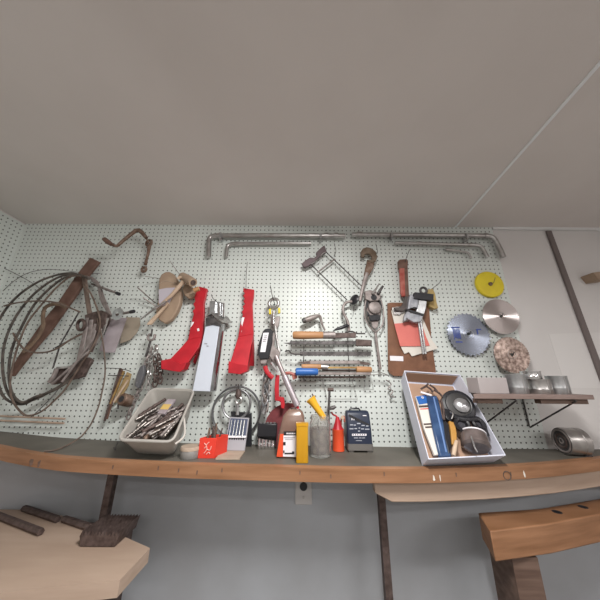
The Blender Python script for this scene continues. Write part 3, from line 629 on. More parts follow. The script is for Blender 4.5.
bm = N(); plate(bm, [(126,317),(139.5,317.5),(140,325),(136.5,333),(130,340),(120,343.5),(121,332)], .035, .004); one('shadow_flap', bm, mat('shadow_tan', (.33,.28,.22), .7), 'tan rounded shadow shape behind the pinkish grey sheet', 'card')  # thin tan sheet stands in for the metal sheet's cast shadow

# ---------------------------------------------------------------- brass rods and bushing
g = 'thin rods hanging above the brown cable at the left'
for (a, b, m_, r_, lab) in (((120.5,368),(104.5,421),'rustdark',.0055,'darkest hanging rod, leftmost of the bunch'),((122.5,369),(107,419),'brownold',.0045,'brown hanging rod beside the darkest one'),((124,371),(110.5,404),'brass',.006,'tan hanging rod in the middle of the bunch'),((128,380),(114,402),'cream',.005,'pale hanging rod at the right of the bunch')):
    bm = N(); tube(bm, W([a, b], .05), r_, seg=8); one('hanging_rod', bm, m_, lab, 'rod', g)
bm = N(); plate(bm, [(127,372),(131,374),(128,386),(119,400),(114,404),(117,392)], .03, .006); one('brass_strip', bm, mat('ochre', (.42,.30,.15), .5), 'ochre strip hanging behind the thin rods', 'strip')
bm = N(); tube(bm, W([(108,375.3),(128.5,376)], .09), .0024, seg=6); one('cross_wire', bm, 'iron', 'lower short wire crossing the hanging rods', 'wire', 'cross wires over the rods')
bm = N(); tube(bm, W([(105.5,368),(118,368.5),(125,369.5),(131,371.5)], .07), .0018, seg=6); one('cross_wire', bm, 'iron', 'upper thin wire crossing the hanging rods', 'wire', 'cross wires over the rods')
bu = thing('bushing', 'rusty hollow bushing hanging left of the grey tub', 'bushing', P(125, 401, .07))
a = P(121.5, 399, .10); b = P(131, 401.5, .05)
bm = N(); tube(bm, [a, a.lerp(b,.1), a.lerp(b,.9), b], [.024,.028,.027,.020], seg=18); obj('shell', bm, 'rust', bu)
bm = N(); tube(bm, [a+(a-b)*.04, a+(b-a)*.02], .014, seg=14); obj('bore', bm, 'black', bu)
bm = N(); tube(bm, W([(118.5,402),(118,409)], .09), .004, seg=6); obj('pin', bm, 'iron', bu)

# ---------------------------------------------------------------- chains
def chain(path, lab, m, lr, off):
    pts = sm(W(path, off), 30); L = [0]
    for a, b in zip(pts, pts[1:]): L.append(L[-1]+(b-a).length)
    step = lr*1.75; n = int(L[-1]/step); bm = N(); j = 0
    for k in range(n):
        s = k*step
        while j < len(L)-2 and L[j+1] < s: j += 1
        p = pts[j].lerp(pts[j+1], (s-L[j])/max(1e-6, L[j+1]-L[j])); t = (pts[j+1]-pts[j]).normalized()
        side = t.cross(Vector((0,1,0))).normalized(); nrm = Vector((0,1,0))
        u = side if k % 2 else nrm; u = (u+Vector((R.uniform(-.3,.3),R.uniform(-.3,.3),R.uniform(-.3,.3)))).normalized()
        ln = [p+t*lr*1.35*math.cos(q)+u*lr*.8*math.sin(q) for q in [2*PI*i/10 for i in range(10)]]
        tube(bm, ln, lr*.32, closed=True, seg=5)
    return one('chain', bm, m, lab, 'chain', 'chains hanging left of the red brackets')
chain([(151,350),(147,362),(143.5,380),(137,395),(131,410),(126,424)], 'leftmost hanging chain, reaching down behind the tub', 'rustgrey', .012, .06)
chain([(156,348),(155,354),(151,360),(149,375),(148,392)], 'bright hanging chain left of the dark ones', 'steel', .012, .08)
chain([(155,360),(156,373),(154,391)], 'dark hanging chain in the middle of the chains', 'rustdark', .013, .07)
chain([(159,357),(160.5,372),(159.5,390)], 'rightmost hanging chain beside the left red bracket', 'rustdark', .013, .075)
bm = N(); plate(bm, [(139.5,367),(143.5,364.5),(144,372),(141,382),(138,388.5),(134.5,386),(136,376)], .09, .02); one('grey_grip', bm, mat('grip_grey', (.11,.11,.12), .5), 'dark grey grip hanging left of the chains', 'handle', bevel=.003)
ow = thing('open_wrench', 'dark open-ended wrench hanging above the chains', 'wrench', P(150, 340, .06))
bm = N(); ring(bm, P(151.3, 337, .07), .017, .0065, (0,1,0), 20, 8, a0=.0, a1=PI*1.6); obj('jaw', bm, 'rustgrey', ow)
bm = N(); tube(bm, W([(150.5,341),(148.5,348),(145.5,357)], .07), .0055, seg=8); obj('shank', bm, 'iron', ow)
bm = N(); tube(bm, W([(151,334,-.002),(151.3,336,.075),(152.2,329,.08)]), .004, seg=6); one('peg_hook', bm, 'iron', 'peg hook carrying the open-ended wrench and chains', 'hook', 'wire peg hooks on the pegboard')

# ---------------------------------------------------------------- leather pouch, roll, sticks
po = thing('leather_pouch', 'fan-shaped tan leather pouch with a pale label hung by the left red bracket', 'pouch', P(168, 300, .05))
bm = N(); out = [(158.5,286),(158.8,279),(161,274.5),(165,271.8),(169,271.5),(173,273.5),(176.5,279),(179.5,286),(181,293),(180,303),(176.5,312),(171,319.5),(164.5,323.5),(158.5,320),(155.5,312),(158,300)]
plate(bm, out, .055, .035); obj('body', bm, 'tan', po, bevel=.006)
bm = N(); plate(bm, [(158.8,289.5),(166,288),(175,287.5),(173,296),(169,303.5),(162,306),(158.8,303)], .0565, .003); obj('label', bm, mat('lilac_label', (.52,.48,.54), .6), po, label='pale lilac label')
bm = N(); tube(bm, sm(W([(158.9,284),(166,281),(176,284)], .056), 5), .0018, seg=6); obj('seam', bm, 'card', po)
ro = thing('canvas_roll', 'rolled tan canvas bundle with dark open end above the left red bracket', 'roll', P(186, 282, .08))
a = P(181.5, 276, .07); b = P(193, 282.5, .13)
bm = N(); tube(bm, [a, a.lerp(b,.1), a.lerp(b,.6), b], [.018,.024,.025,.023], seg=18); obj('roll', bm, 'tan', ro)
bm = N(); tube(bm, [b+(a-b)*.02, b+(b-a)*.03], .014, seg=14); obj('hollow', bm, 'rustdark', ro)
bm = N(); plate(bm, [(184,283),(191,286),(195,289),(194,296),(189,299),(184,295),(182,289)], .065, .03); obj('cloth_flap', bm, 'tan', ro, bevel=.006)
bm = N(); tube(bm, W([(194,290.5),(199,288.5)], .11), .012, seg=12); one('wood_plug', bm, 'handle', 'small orange wooden plug touching the top of the left red bracket', 'plug')
ws_ = thing('wooden_stick', 'pale wooden stick crossing in front of the leather pouch', 'stick', P(165, 300, .10))
bm = N(); tube(bm, W([(140.5,319.5),(152,310.5),(166,301.5)], .11), [.003,.006,.007], seg=8); obj('metal_edge', bm, 'steel', ws_)
bm = N(); tube(bm, W([(160,305),(172,295),(180,285.5),(183.5,281.5)], .10), [.005,.010,.011,.012], seg=10); obj('shaft', bm, 'cream', ws_)
bm = N(); tube(bm, sm(W([(184,283),(184,278.5),(180,277.5),(178,279)], .105), 4), .009, seg=8); obj('hook_end', bm, 'cream', ws_)
bm = N(); plate(bm, [(146.5,324.5),(151,319),(160,310),(167.5,302),(168.5,304),(158,316),(151,324.5)], .085, .01); one('wooden_strip', bm, 'cream', 'thin wooden strip below the pale stick on the leather pouch', 'strip')
for (a, b, r_, lab) in (((180,275,.10),(169.8,261,.12),.0018,'wire peg hook above the leather pouch pointing up left'),((160,278.5,.03),(145,276.3,.10),.0016,'upper thin wire poking left from the leather pouch'),((153.5,301.5,.02),(137.5,287.5,.10),.0035,'rod poking up left beside the leather pouch'),((157,307,.02),(143,297.5,.06),.0035,'lower rod poking up left beside the leather pouch')):
    bm = N(); A = P(*a); tube(bm, [Vector((A.x,.002,A.z)), A, P(*b)], r_, seg=6); one('peg_hook', bm, 'rustgrey', lab, 'hook', 'wire peg hooks on the pegboard')

# ---------------------------------------------------------------- red brackets
def red_bracket(lab, upper, lower, lip, flange, marks, hook):
    t = thing('red_bracket', lab, 'bracket', W([upper[0]])[0], 'red folded metal brackets on the pegboard')
    bm = N(); prism(bm, W(upper), (0,.022,0)); obj('upper_arm', bm, 'red', t, bevel=.002)
    bm = N(); prism(bm, W(lower), (0,.02,0)); obj('lower_panel', bm, 'red', t, bevel=.002)
    bm = N(); prism(bm, W(lip), (0,.05,0)); obj('lip', bm, 'red', t, bevel=.002)
    bm = N(); prism(bm, W(flange), (-.004,.012,0)); obj('side_flange', bm, 'red', t)
    for q, w_, m_ in marks:
        bm = N(); pts = W(q); tube(bm, pts, w_, seg=6, flat=(.3,1)); obj('scratch', bm, m_, t)
    return t
red_bracket('left red bracket with its foot bent outward, white scrawls on it',
 [(199.5,286.5,.05),(207,288.5,.05),(205.5,296,.05),(203.8,303,.05),(203.5,318,.055),(202.3,337,.06),(188,339.5,.06),(190.5,326,.055),(193.6,314,.05),(192.4,311,.05),(194.8,308,.05),(193.2,304,.05),(195.2,301,.05),(194.2,297,.05),(196.2,292,.05)],
 [(188,339.5,.06),(202.3,337,.06),(199,347,.075),(187,363.5,.10),(184.5,366,.105),(170,362.5,.105),(171,358,.10),(180,348.5,.08)],
 [(161,360.5,.11),(171,358.5,.11),(180,364,.112),(186.5,362,.112),(183.5,369.5,.112),(179.5,372,.112),(170,370.7,.112),(161,369,.112)],
 [(202,338,.05),(203.3,338,.03),(200,352,.02),(195.5,364.5,.02),(193,362,.04),(198,350,.06)],
 [([(198.8,317,.052),(197.4,321,.052),(199,323,.052),(197.8,325,.052)],.006,'label'),([(193,322,.054),(191.5,327,.054),(193.5,326,.054)],.007,'label'),([(198,328.5,.058),(198.6,331,.058)],.006,'label'),([(179,353.5,.075),(183,350,.075)],.006,'label'),([(180.5,355.5,.078),(184,352,.078)],.005,'label'),([(197,313.5,.05),(198,315,.05)],.003,'label')],
 None)
red_bracket('right red bracket, standing alone right of the white channel, with a white sticker',
 [(243.3,288,.05),(254,289.5,.05),(253.5,297,.05),(252.3,304,.05),(252.8,318,.055),(253.4,334,.06),(238,337,.06),(239.8,326,.055),(241.6,318,.05),(242.8,315,.05),(241.8,311.5,.05),(243.6,309,.05),(242.6,306.5,.05),(244.8,304,.05),(243.2,301,.05),(244.6,298.5,.05),(243,296,.05),(244.6,293.5,.05),(243.2,291,.05)],
 [(238,337,.06),(253.4,334,.06),(250,352,.08),(247.5,367,.10),(229.5,364.5,.10),(234,350,.08)],
 [(228.6,361,.112),(238,364,.112),(248,365,.112),(247,371.5,.112),(240,374.3,.112),(228,373,.112)],
 [(252.8,336,.05),(254,337,.03),(254.6,352,.02),(254.3,366,.02),(249,365.5,.05),(251.5,350,.07)],
 [([(244.5,353.5,.075),(248,349.5,.075)],.008,'paper'),([(243.2,317.5,.051),(242.5,325,.053),(241.5,332,.056)],.009,'label'),([(250.5,329,.056),(248,330,.056)],.0018,'label')],
 None)
bm = N(); A = P(246, 289, .06); tube(bm, [Vector((A.x,.002,A.z+.01)), A, P(246.2,275,.075), P(247.3,262,.08)], .0018, seg=6); one('peg_hook', bm, 'iron', 'long wire peg hook above the right red bracket', 'hook', 'wire peg hooks on the pegboard')
bm = N(); tube(bm, W([(203,290,.06),(207,296,.02)]), .003, seg=6)
bm.free()

# ---------------------------------------------------------------- white channel
wc = thing('metal_channel', 'long white and silver metal channel hanging between the red brackets', 'channel', P(208, 350, .06))
bm = N(); prism(bm, W([(206,323,.09),(219.8,323.5,.09),(209.8,391.5,.11),(192.3,391,.11)]), (0,.012,0)); obj('face', bm, mat('channel_white', (.58,.62,.70), .4), wc, bevel=.002)
bm = N(); prism(bm, W([(220,324,.09),(224.5,324,.05),(216,391,.07),(210,391.5,.11)]), (0,.008,0)); obj('side', bm, 'galv', wc)
bm = N(); prism(bm, W([(221.5,331,.08),(223,331,.075),(215,390,.08),(213,390,.09)]), (.002,.004,0)); obj('side_rib', bm, 'chrome', wc)
bm = N(); prism(bm, W([(204.8,317.5,.11),(211,313.8,.10),(222.5,322.5,.10),(231.5,323.3,.04),(228,317.5,.03),(222,314,.03),(212.5,312,.05)]), (0,.006,.004)); obj('saddle', bm, 'steel', wc)
bm = N(); prism(bm, W([(205.5,318.5,.098),(211,315.5,.098),(219.8,322.5,.098),(220,326,.098),(213,324.5,.098),(206,326,.098)]), (0,.03,0)); obj('dark_gap', bm, 'iron', wc)
bm = N(); plate(bm, [(209.5,301),(215.5,300.5),(215,316),(209,315)], .06, .02); obj('hanger_plate', bm, 'galv', wc, bevel=.002)
for x_ in (218.3, 223):
    bm = N(); plate(bm, [(x_,303),(x_+1.6,303),(x_+1.2,317),(x_-.5,317)], .07, .015); obj('hanger_rib', bm, 'chrome', wc)
bm = N(); plate(bm, [(215,301),(224.5,303),(225,316.5),(215,316)], .045, .01); obj('hanger_back', bm, 'galv', wc)
bm = N(); plate(bm, [(196.5,363),(207,364),(203.5,384),(193,383)], .115, .002)
bm.free()
for k, (x_, y_, w_) in enumerate(((204.5,343,2.5),(206.5,345.5,2),(201,363,3),(200.3,366,2.6))):
    bm = N(); prism(bm, W([(x_,y_,.1005),(x_+w_,y_+.2,.1005),(x_+w_,y_+.9,.1005),(x_,y_+.7,.1005)]), (0,.002,0)); obj('faint_print', bm, 'casegrey', wc)
bm = N(); A = P(217, 303, .06); tube(bm, sm([Vector((A.x,.002,A.z)), A, P(215.5,300.5,.09), P(213,298.5,.10), P(211.5,294.5,.10)], 4), .002, seg=6); one('peg_hook', bm, 'iron', 'curled wire peg hook carrying the white channel', 'hook', 'wire peg hooks on the pegboard')

# ---------------------------------------------------------------- cable hoist
ho = thing('cable_hoist', 'hand cable hoist with chrome hook, black labelled housing and long silver lever', 'hoist', P(273, 330, .08))
bm = N(); ring(bm, P(273.8, 303.5, .07), .026, .009, (.2,1,0), 24, 10, a0=0, a1=2*PI); obj('shackle', bm, 'steel', ho)
for px, py in ((269.8,311.5),(279,310.5)):
    bm = N(); plate(bm, [(px-1.1,py-2.5),(px+1,py-3),(px+1.4,py+2),(px-.8,py+3)], .085, .02); obj('latch', bm, 'yellow', ho, bevel=.002, label='yellow latch')
bm = N(); tube(bm, W([(273.8,311),(273.5,324)], .09), .0085, seg=12); obj('swivel', bm, 'chrome', ho)
bm = N(); plate(bm, [(270,317),(280,316),(279,325),(276.5,330),(271,327)], .06, .02); obj('fork', bm, 'rustgrey', ho, bevel=.003)
bm = N(); tube(bm, sm(W([(275,326),(276,335),(277.5,344),(279,352)], .06), 3), [.008]*4+[.007]*4+[.012]*2, seg=8); obj('drop_rod', bm, 'steel', ho)
bm = N(); plate(bm, [(262.7,331.5),(265,328.8),(269.5,328.3),(272.7,331),(272,343),(268.5,358.5),(260,359.5),(257.3,353),(259,342)], .095, .035); obj('housing', bm, 'black', ho, bevel=.003)
bm = N(); plate(bm, [(263.3,332.8),(268.7,332.6),(265.3,352),(260.2,352)], .097, .002); lbm = obj('label', bm, 'label', ho)
for k in range(4):
    bm = N(); x_ = 264.2-.5*k; y_ = 335.5+1.8*k; plate(bm, [(x_,y_),(x_+3.2,y_-.2),(x_+3,y_+.7),(x_-.2,y_+.9)], .0985, .0016); obj('printed_line', bm, 'casegrey', lbm)
bm = N(); plate(bm, [(271,331),(275,334),(274,346),(280,352),(277,366),(272,360),(267,352)], .075, .022); obj('side_plate', bm, 'rustgrey', ho, bevel=.002)
bm = N(); plate(bm, [(259.5,359),(267.5,358),(266,364),(261,364)], .085, .025); obj('lower_lug', bm, 'rustgrey', ho, bevel=.003)
bm = N(); tube(bm, W([(276,356,.09),(280,366,.095),(288,384,.10)]), .011, seg=12, flat=(.8,1)); obj('lever', bm, mat('lever_grey', (.36,.31,.31), .4, .6), ho)
bm = N(); tube(bm, W([(284.5,376,.10),(290,389,.105),(297.5,406,.11)]), .0155, seg=14, flat=(.8,1)); obj('lever_grip', bm, mat('grip_steel', (.50,.45,.48), .35, .7), ho)
bm = N(); tube(bm, W([(271.5,362.5),(274.5,367),(278,371.8)], .11), .006, seg=8); obj('pawl', bm, 'chrome', ho)
bm = N(); tube(bm, sm(W([(265,366),(266.5,371),(269.5,375),(273,378)], .085), 4), .011, seg=8, flat=(.6,1)); obj('hook', bm, 'red', ho, label='red hook')
bm = N(); plate(bm, [(275.5,375),(279.5,375),(278.8,386),(279,396.5),(284,397.5),(284.8,404),(284,409),(281,408),(280.5,401.5),(274.8,400.5),(274.6,388)], .08, .014); obj('red_frame', bm, 'red', ho, bevel=.002, label='red C-shaped frame')
bm = N(); tube(bm, W([(284,373.5),(290,373),(296,375.5)], .07), .008, seg=8); obj('red_hook_end', bm, 'redold', ho)
bm = N(); plate(bm, [(291,372.5),(297,373),(297.5,378),(293,380)], .075, .02); obj('red_lug', bm, 'redold', ho, bevel=.002)
bm = N(); tube(bm, W([(297,404),(299,412),(302,420)], .11), .006, seg=8); obj('red_tip', bm, 'red', ho)
bm = N(); A = P(273.8, 301, .07); tube(bm, [Vector((A.x,.002,A.z)), A, P(272.5,297,.09), P(270.3,285.5,.10)], .0022, seg=6); one('peg_hook', bm, 'iron', 'wire peg hook carrying the cable hoist', 'hook', 'wire peg hooks on the pegboard')
rp_ = thing('cable_bundle', 'dark grey bundled hoist cable hanging under the red hook', 'cable', P(266, 395, .06))
rr = random.Random(3)
for k in range(7):
    pts = []
    for i in range(7):
        t = i/6; pts.append((267.5-3*t+3.2*math.sin(k*1.7+i*1.1), 372+40*t, .06+.012*math.cos(k+i*1.3)))
    bm = N(); tube(bm, sm(W(pts), 4), .0042, seg=6); obj('strand', bm, 'rustgrey' if k % 2 else 'greyband', rp_)
bm = N(); tube(bm, W([(265,406),(263.5,414)], .06), .012, seg=10); obj('end_ferrule', bm, 'galv', rp_)

# ---------------------------------------------------------------- steel hoops
hp = thing('band_hoops', 'grey steel band rolled into two hoops hanging over the drill case', 'hoop', P(236, 388, .03))
r1 = vr(236, 411.5, 27.5, .03); bm = N(); ring(bm, P(236.3, 411.5, .03), r1*.93, .011, (0,1,0), 56, 8, flat=(1,.45)); obj('outer_hoop', bm, 'greyband', hp)
r2 = vr(236.5, 403.5, 15.5, .045); bm = N(); ring(bm, P(236.5, 404, .05), r2*.95, .010, (0,1,0), 48, 8, flat=(1,.6)); obj('inner_hoop', bm, mat('inner_band', (.28,.28,.29), .4, .7), hp)
bm = N(); tube(bm, W([(238.5,389),(238.5,395),(238.5,399)], .075), [.010,.016,.012], seg=12); obj('tie', bm, 'rustdark', hp)
bm = N(); ring(bm, P(238.7, 400.3, .08), .014, .005, (0,1,0), 20, 8); obj('eyelet', bm, 'steel', hp)
bm = N(); tube(bm, W([(237.5,404),(237.3,415)], .06), .008, seg=8, flat=(.4,1)); obj('strap', bm, 'galv', hp)
bm = N(); tube(bm, W([(238.5,388,-.002),(238.5,388.5,.08),(238.3,384,.085)]), .003, seg=6); one('peg_hook', bm, 'iron', 'peg hook carrying the rolled steel band', 'hook', 'wire peg hooks on the pegboard')
# ---------------------------------------------------------------- trays
def rounded_loop(quad, rad, n=4):
    out = []
    for i in range(4):
        p, a, b = quad[i], quad[i-1], quad[(i+1) % 4]
        u = (a-p).normalized()*rad; v = (b-p).normalized()*rad
        for k in range(n+1):
            t = k/n; q = (1-t)**2*(p+u)+2*t*(1-t)*p+t*t*(p+v); out.append(q)
    return out
def tray_mesh(quad, nrm, depth, wall, taper, rad, flare=0.):
    bm = N(); c = sum(quad, Vector())/4
    sh = lambda q, s: [c+(p-c)*s for p in q]
    w = (quad[1]-quad[0]).length
    inner = [p+((c-p).normalized()*wall*1.3) for p in quad]
    ob = [p+nrm*depth for p in sh(quad, taper)]; ib = [p+nrm*(depth-wall) for p in sh(inner, taper)]
    L = [rounded_loop(ob, rad), rounded_loop(quad, rad), rounded_loop(inner, rad*.8), rounded_loop(ib, rad*.8)]
    V = [[bm.verts.new(p) for p in l] for l in L]; n = len(V[0])
    for A, C in zip(V, V[1:]):
        for k in range(n): bm.faces.new((A[k], A[(k+1) % n], C[(k+1) % n], C[k]))
    bm.faces.new(V[0][::-1]); bm.faces.new(V[3]); return bm, inner
def solve_off(px, py, dz):           # distance from the wall where this pixel is dz above the bench
    lo, hi = .02, .6
    for _ in range(40):
        m = (lo+hi)/2; p = P(px, py, m)
        if p.z-bench_z(p.x) < dz: lo = m
        else: hi = m
    return (lo+hi)/2
# white box
def frame_from(q):                   # q: top-left, top-right, bottom-right, bottom-left
    u = (q[1]-q[0]).normalized(); v = (q[3]-q[0]).normalized(); n = u.cross(v).normalized()
    if n.y < 0: n = -n
    return u, v, n
oL = solve_off(430, 458.5, .040); oR = solve_off(506, 455, .045)
q = [P(404,370.5,.115), P(460,374.5,.115), P(506,455.5,oR), P(428.5,459.5,oL)]
u, v, n = frame_from(q); WD = .075
wb = thing('parts_box', 'white cardboard box leaning on the wall, open and full of parts', 'box', q[3]+n*WD)
bm, inn = tray_mesh(q, n, WD, .004, .97, .003); obj('carton', bm, 'boxwhite', wb)
bm = N(); A = inn[0].lerp(inn[1], .04); Bb = inn[0].lerp(inn[1], .96); dn = v*.004
prism(bm, [A+dn+n*.004, Bb+dn+n*.004, Bb+dn+n*(WD-.006), A+dn+n*(WD-.006)], v*.0015); obj('end_flap', bm, 'cardpink', wb, label='bare brown cardboard inside the upper end')
bm = N(); cc = [inn[i]*.92+sum(inn, Vector())/4*.08+n*(WD-.0055) for i in range(4)]; prism(bm, cc, n*.001); obj('base_liner', bm, 'cardpink', wb)
def BX(px, py, h):                   # the point of the photo's pixel lying h above the box floor
    o = q[0]+n*(WD-.005-h); d = ray(px, py); return CAM+d*((o-CAM).dot(n)/d.dot(n))
def bplate(pts, h, th, name, m, lab=None, cat=None, parent=None, group=None, bevel=.001):
    bm = N(); prism(bm, [BX(a, b, h) for a, b in pts], n*th); return obj(name, bm, m, parent, bevel, True, lab, cat, group)
def gfrom(parent): pass
# contents
t = thing('seed_packet', 'cream packet with dark printed bands at the left in the white box', 'packet', BX(420, 420, .02))
bplate([(415.5,396),(426,395),(429,409),(431,421),(441,454.5),(434.5,455),(424,428)], .03, .012, 'packet', 'paper', parent=t)
for pts, m_ in (([(416,396.5),(426.5,395),(428.5,403),(419,404.5)],'blue'),([(418.5,405.5),(428,405),(428.6,407),(419.3,407.5)],'rustdark'),([(420,408.6),(430,408),(430.2,408.9),(420.3,409.4)],'redtin'),([(423.5,423.5),(431,423),(431.6,424.6),(424,425)],'rustdark'),([(425,426.5),(432,426),(432.6,427.6),(425.6,428)],'rustdark')):
    bplate(pts, .0315, .001, 'print_band', m_, parent=t, bevel=0)
bm = N(); c = BX(422.5, 397.5, .033); ring(bm, c, .004, .0015, n, 16, 6); obj('print_ring', bm, 'label', t)
t = thing('blue_packet', 'long blue plastic packet lying lengthwise in the white box', 'packet', BX(436, 425, .02))
bplate([(427,395),(437,395.5),(440,404),(443,418),(446,432),(452,456.5),(440,456.5),(434,432),(430,412)], .042, .02, 'pouch', 'bluepack', parent=t, bevel=.005)
bplate([(433,397),(434.2,397),(441,425),(447,452),(445.6,452),(439.5,425)], .043, .001, 'crease', mat('crease_blue', (.16,.26,.5), .3), parent=t, bevel=0)
bplate([(421,391),(432,394.5),(431.6,396),(420.6,392.6)], .045, .004, 'white_clip', 'label', 'small white strip across the top of the blue packet', 'strip')
for i, (a, b) in enumerate((((421,389),(428,384)),((426,386),(433,392)),((430,385),(437,391)),((434,390),(442,396)),((441,400),(444,420)))):
    bm = N(); tube(bm, [BX(*a, .05), BX((a[0]+b[0])/2+1, (a[1]+b[1])/2, .058), BX(*b, .05)], .0045, seg=8)
    one('bolt', bm, 'rustdark', ['rusty bolt nearest the upper left corner of the white box','rusty bolt above the white strip in the white box','rusty bolt at the top of the blue packet','rusty bolt between the blue packet and the round lamp','long rusty bolt along the right side of the blue packet'][i], 'bolt', 'rusty bolts in the white box')
hl = thing('round_lamp', 'round black lamp with silver reflector in the white box', 'lamp', BX(457, 405, .03))
c = BX(457.5, 405.5, .035); ax = (CAM-c).normalized()*.6-n*.8; ax.normalize()
bm = N(); lathe(bm, c-ax*.02, ax, [(.045,0),(.062,.008),(.066,.022),(.064,.032),(.052,.036),(.048,.034)], 36); hs_ = obj('housing', bm, 'black', hl)
bm = N(); lathe(bm, c+ax*.004, ax, [(.048,0),(.048,.012),(.040,.0135)], 32); obj('bezel', bm, mat('bezel', (.045,.043,.043), .45, .4), hs_)
c2 = BX(461.5, 405.5, .055); bm = N(); lathe(bm, c2, ax, [(.030,0),(.030,.006),(.020,.013),(.003,.017)], 28); obj('reflector', bm, mat('reflector', (.50,.50,.52), .28, .8), hs_)
dj = thing('glass_jar', 'dark jar with a pale rim lying at the lower right in the white box', 'jar', BX(476, 440, .03))
a = BX(473, 434, .045); b = BX(476.5, 448.5, .045); d = (b-a)
bm = N(); tube(bm, [a, a+d*.12, a+d*.3, a+d*.85, b], [.041,.045,.048,.050,.042], seg=28); obj('body', bm, mat('smoked', (.16,.13,.125), .12, c2=(.09,.07,.065), scale=18, spec=.8), dj)
bm = N(); tube(bm, [a-d*.03, a+d*.06], .046, seg=28); obj('rim', bm, 'label', dj, label='pale plastic rim')
bm = N(); tube(bm, [a-d*.035, a-d*.02], .040, seg=28); obj('mouth', bm, 'black', dj)
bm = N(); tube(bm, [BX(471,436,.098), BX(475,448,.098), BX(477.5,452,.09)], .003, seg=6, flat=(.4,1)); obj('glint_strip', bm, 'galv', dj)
gg = thing('goggles', 'black goggles wedged between the round lamp and the jar', 'goggles', BX(468, 424, .04))
for i, (px, py) in enumerate(((462,425),(478,424))):
    bm = N(); c = BX(px, py, .05); ring(bm, c, .022, .009, (-n+Vector((.2 if i else -.2,0,0))), 24, 8, flat=(1.4,1)); obj('eye_cup', bm, 'black', gg)
    bm = N(); lathe(bm, c+n*.003, -n, [(.019,0),(.018,.004)], 20); obj('lens', bm, mat('lens_dark', (.06,.06,.07), .1), gg)
bm = N(); tube(bm, sm([BX(455,418,.05), BX(466,420,.065), BX(480,420,.06), BX(488,436,.05)], 5), .008, seg=8, flat=(.5,1)); obj('strap', bm, 'black', gg)
bplate([(449,420.5),(455,422.5),(457,433),(457,446),(452,444),(451,431)], .048, .018, 'tape_card', mat('ochre_card', (.48,.25,.06), .5), 'ochre yellow card standing between blue packet and dark jar', 'card', bevel=.003)
bplate([(443,418.5),(449,424),(452,446),(449,455),(445,438)], .044, .016, 'black_card', 'black', 'black glossy strip right of the blue packet in the white box', 'strip', bevel=.003)
bm = N(); tube(bm, [BX(456.5,441,.055), BX(454.5,449,.055), BX(453.5,455.5,.05)], [.006,.008,.007], seg=10); one('cork', bm, 'cream', 'small pale peg at the lower middle of the white box', 'peg')
bplate([(443.5,408),(450,409),(456,416),(452,422),(446,418)], .04, .02, 'black_pouch', 'black', 'small black pouch below the round lamp in the white box', 'pouch', bevel=.004)
bm = N(); tube(bm, sm([BX(450,412,.05), BX(453,414,.055), BX(451.5,419,.05)], 4), .003, seg=6); one('split_ring', bm, 'steel', 'small bright metal clip on the black pouch', 'clip')

# ---------------------------------------------------------------- grey tub with drill bits
WDt = .105
o1 = solve_off(120, 439.5, .075); o2 = solve_off(172, 441.5, .075)
qt = [P(151.5,389,.10), P(194,390.5,.10), P(172.5,441.5,o2), P(118.5,439.5,o1)]
u2, v2, n2 = frame_from(qt)
gt = thing('plastic_tub', 'grey plastic tub tipped against the wall, full of drill bits', 'tub', qt[3]+n2*WDt)
bm, innt = tray_mesh(qt, n2, WDt, .005, .80, .028); obj('tub_body', bm, 'tub', gt)
bm = N(); tube(bm, rounded_loop([p+(p-sum(qt, Vector())/4).normalized()*.003 for p in qt], .03, 5), .005, closed=True, seg=8, flat=(1,1)); obj('rim', bm, 'tub', gt)
bm = N(); m0 = qt[1].lerp(qt[2], .55)+n2*.012; m1 = qt[1].lerp(qt[2], .95)+n2*.03; mm = qt[1].lerp(qt[2], .8)+u2*.022+n2*.03
tube(bm, sm([m0, mm, m1], 6), .004, seg=8); obj('handle', bm, mat('handle_pale', (.55,.52,.48), .5), gt)
ct = sum(innt, Vector())/4
def TB(s, t, h):                     # s,t 0..1 across/down the tub, h above its floor
    p = innt[0].lerp(innt[1], s).lerp(innt[3].lerp(innt[2], s), t); return ct+(p-ct)*(.80+.2*h/WDt)+n2*(WDt-.006-h)
def bit_mesh(L, r, spiral):
    bm = N(); n = 26 if spiral else 6; rings_ = []
    for i in range(n+1):
        t = i/n; z = -L/2+L*t; tw = (t-.28)*spiral if t > .28 else 0
        rings_.append([])
        for k in range(8):
            a = 2*PI*k/8; rr_ = r*(.62+.38*abs(math.cos(a)))*1.05 if t > .28 and spiral else r*.85
            if i == n: rr_ *= .3
            rings_[-1].append(bm.verts.new((math.cos(a+tw)*rr_, math.sin(a+tw)*rr_, z)))
    for A, C in zip(rings_, rings_[1:]):
        for k in range(8): bm.faces.new((A[k], A[(k+1) % 8], C[(k+1) % 8], C[k]))
    bm.faces.new(rings_[0][::-1]); bm.faces.new(rings_[-1]); me = bpy.data.meshes.new('drill_bit'); bmesh.ops.recalc_face_normals(bm, faces=bm.faces); bm.to_mesh(me); bm.free(); me.shade_smooth(); return me
M['bitsteel'] = mat('bit_steel', (.40,.37,.35), .42, .8, c2=(.25,.22,.20), scale=60)
bits = []
for m_, L, r, s in (('rustdark',.16,.0085,16),('rustgrey',.15,.007,18),('bitsteel',.13,.006,18),('rust',.17,.010,13),('rustgrey',.14,.0045,0)):
    me = bit_mesh(L, r, s); me.materials.append(M[m_]); bits.append(me)
names = ['dark','greyish','bright','fat rusty','smooth']
rr = random.Random(11)
base_dir = (TB(.95,.2,.03)-TB(.1,.9,.03)).normalized()
KIND = ['dark twist drill bit lying among others in the grey tub','greyish twist drill bit lying among others in the grey tub','bright twist drill bit lying among others in the grey tub','fat rusty twist drill bit lying among others in the grey tub','smooth grey rod bit lying among others in the grey tub']
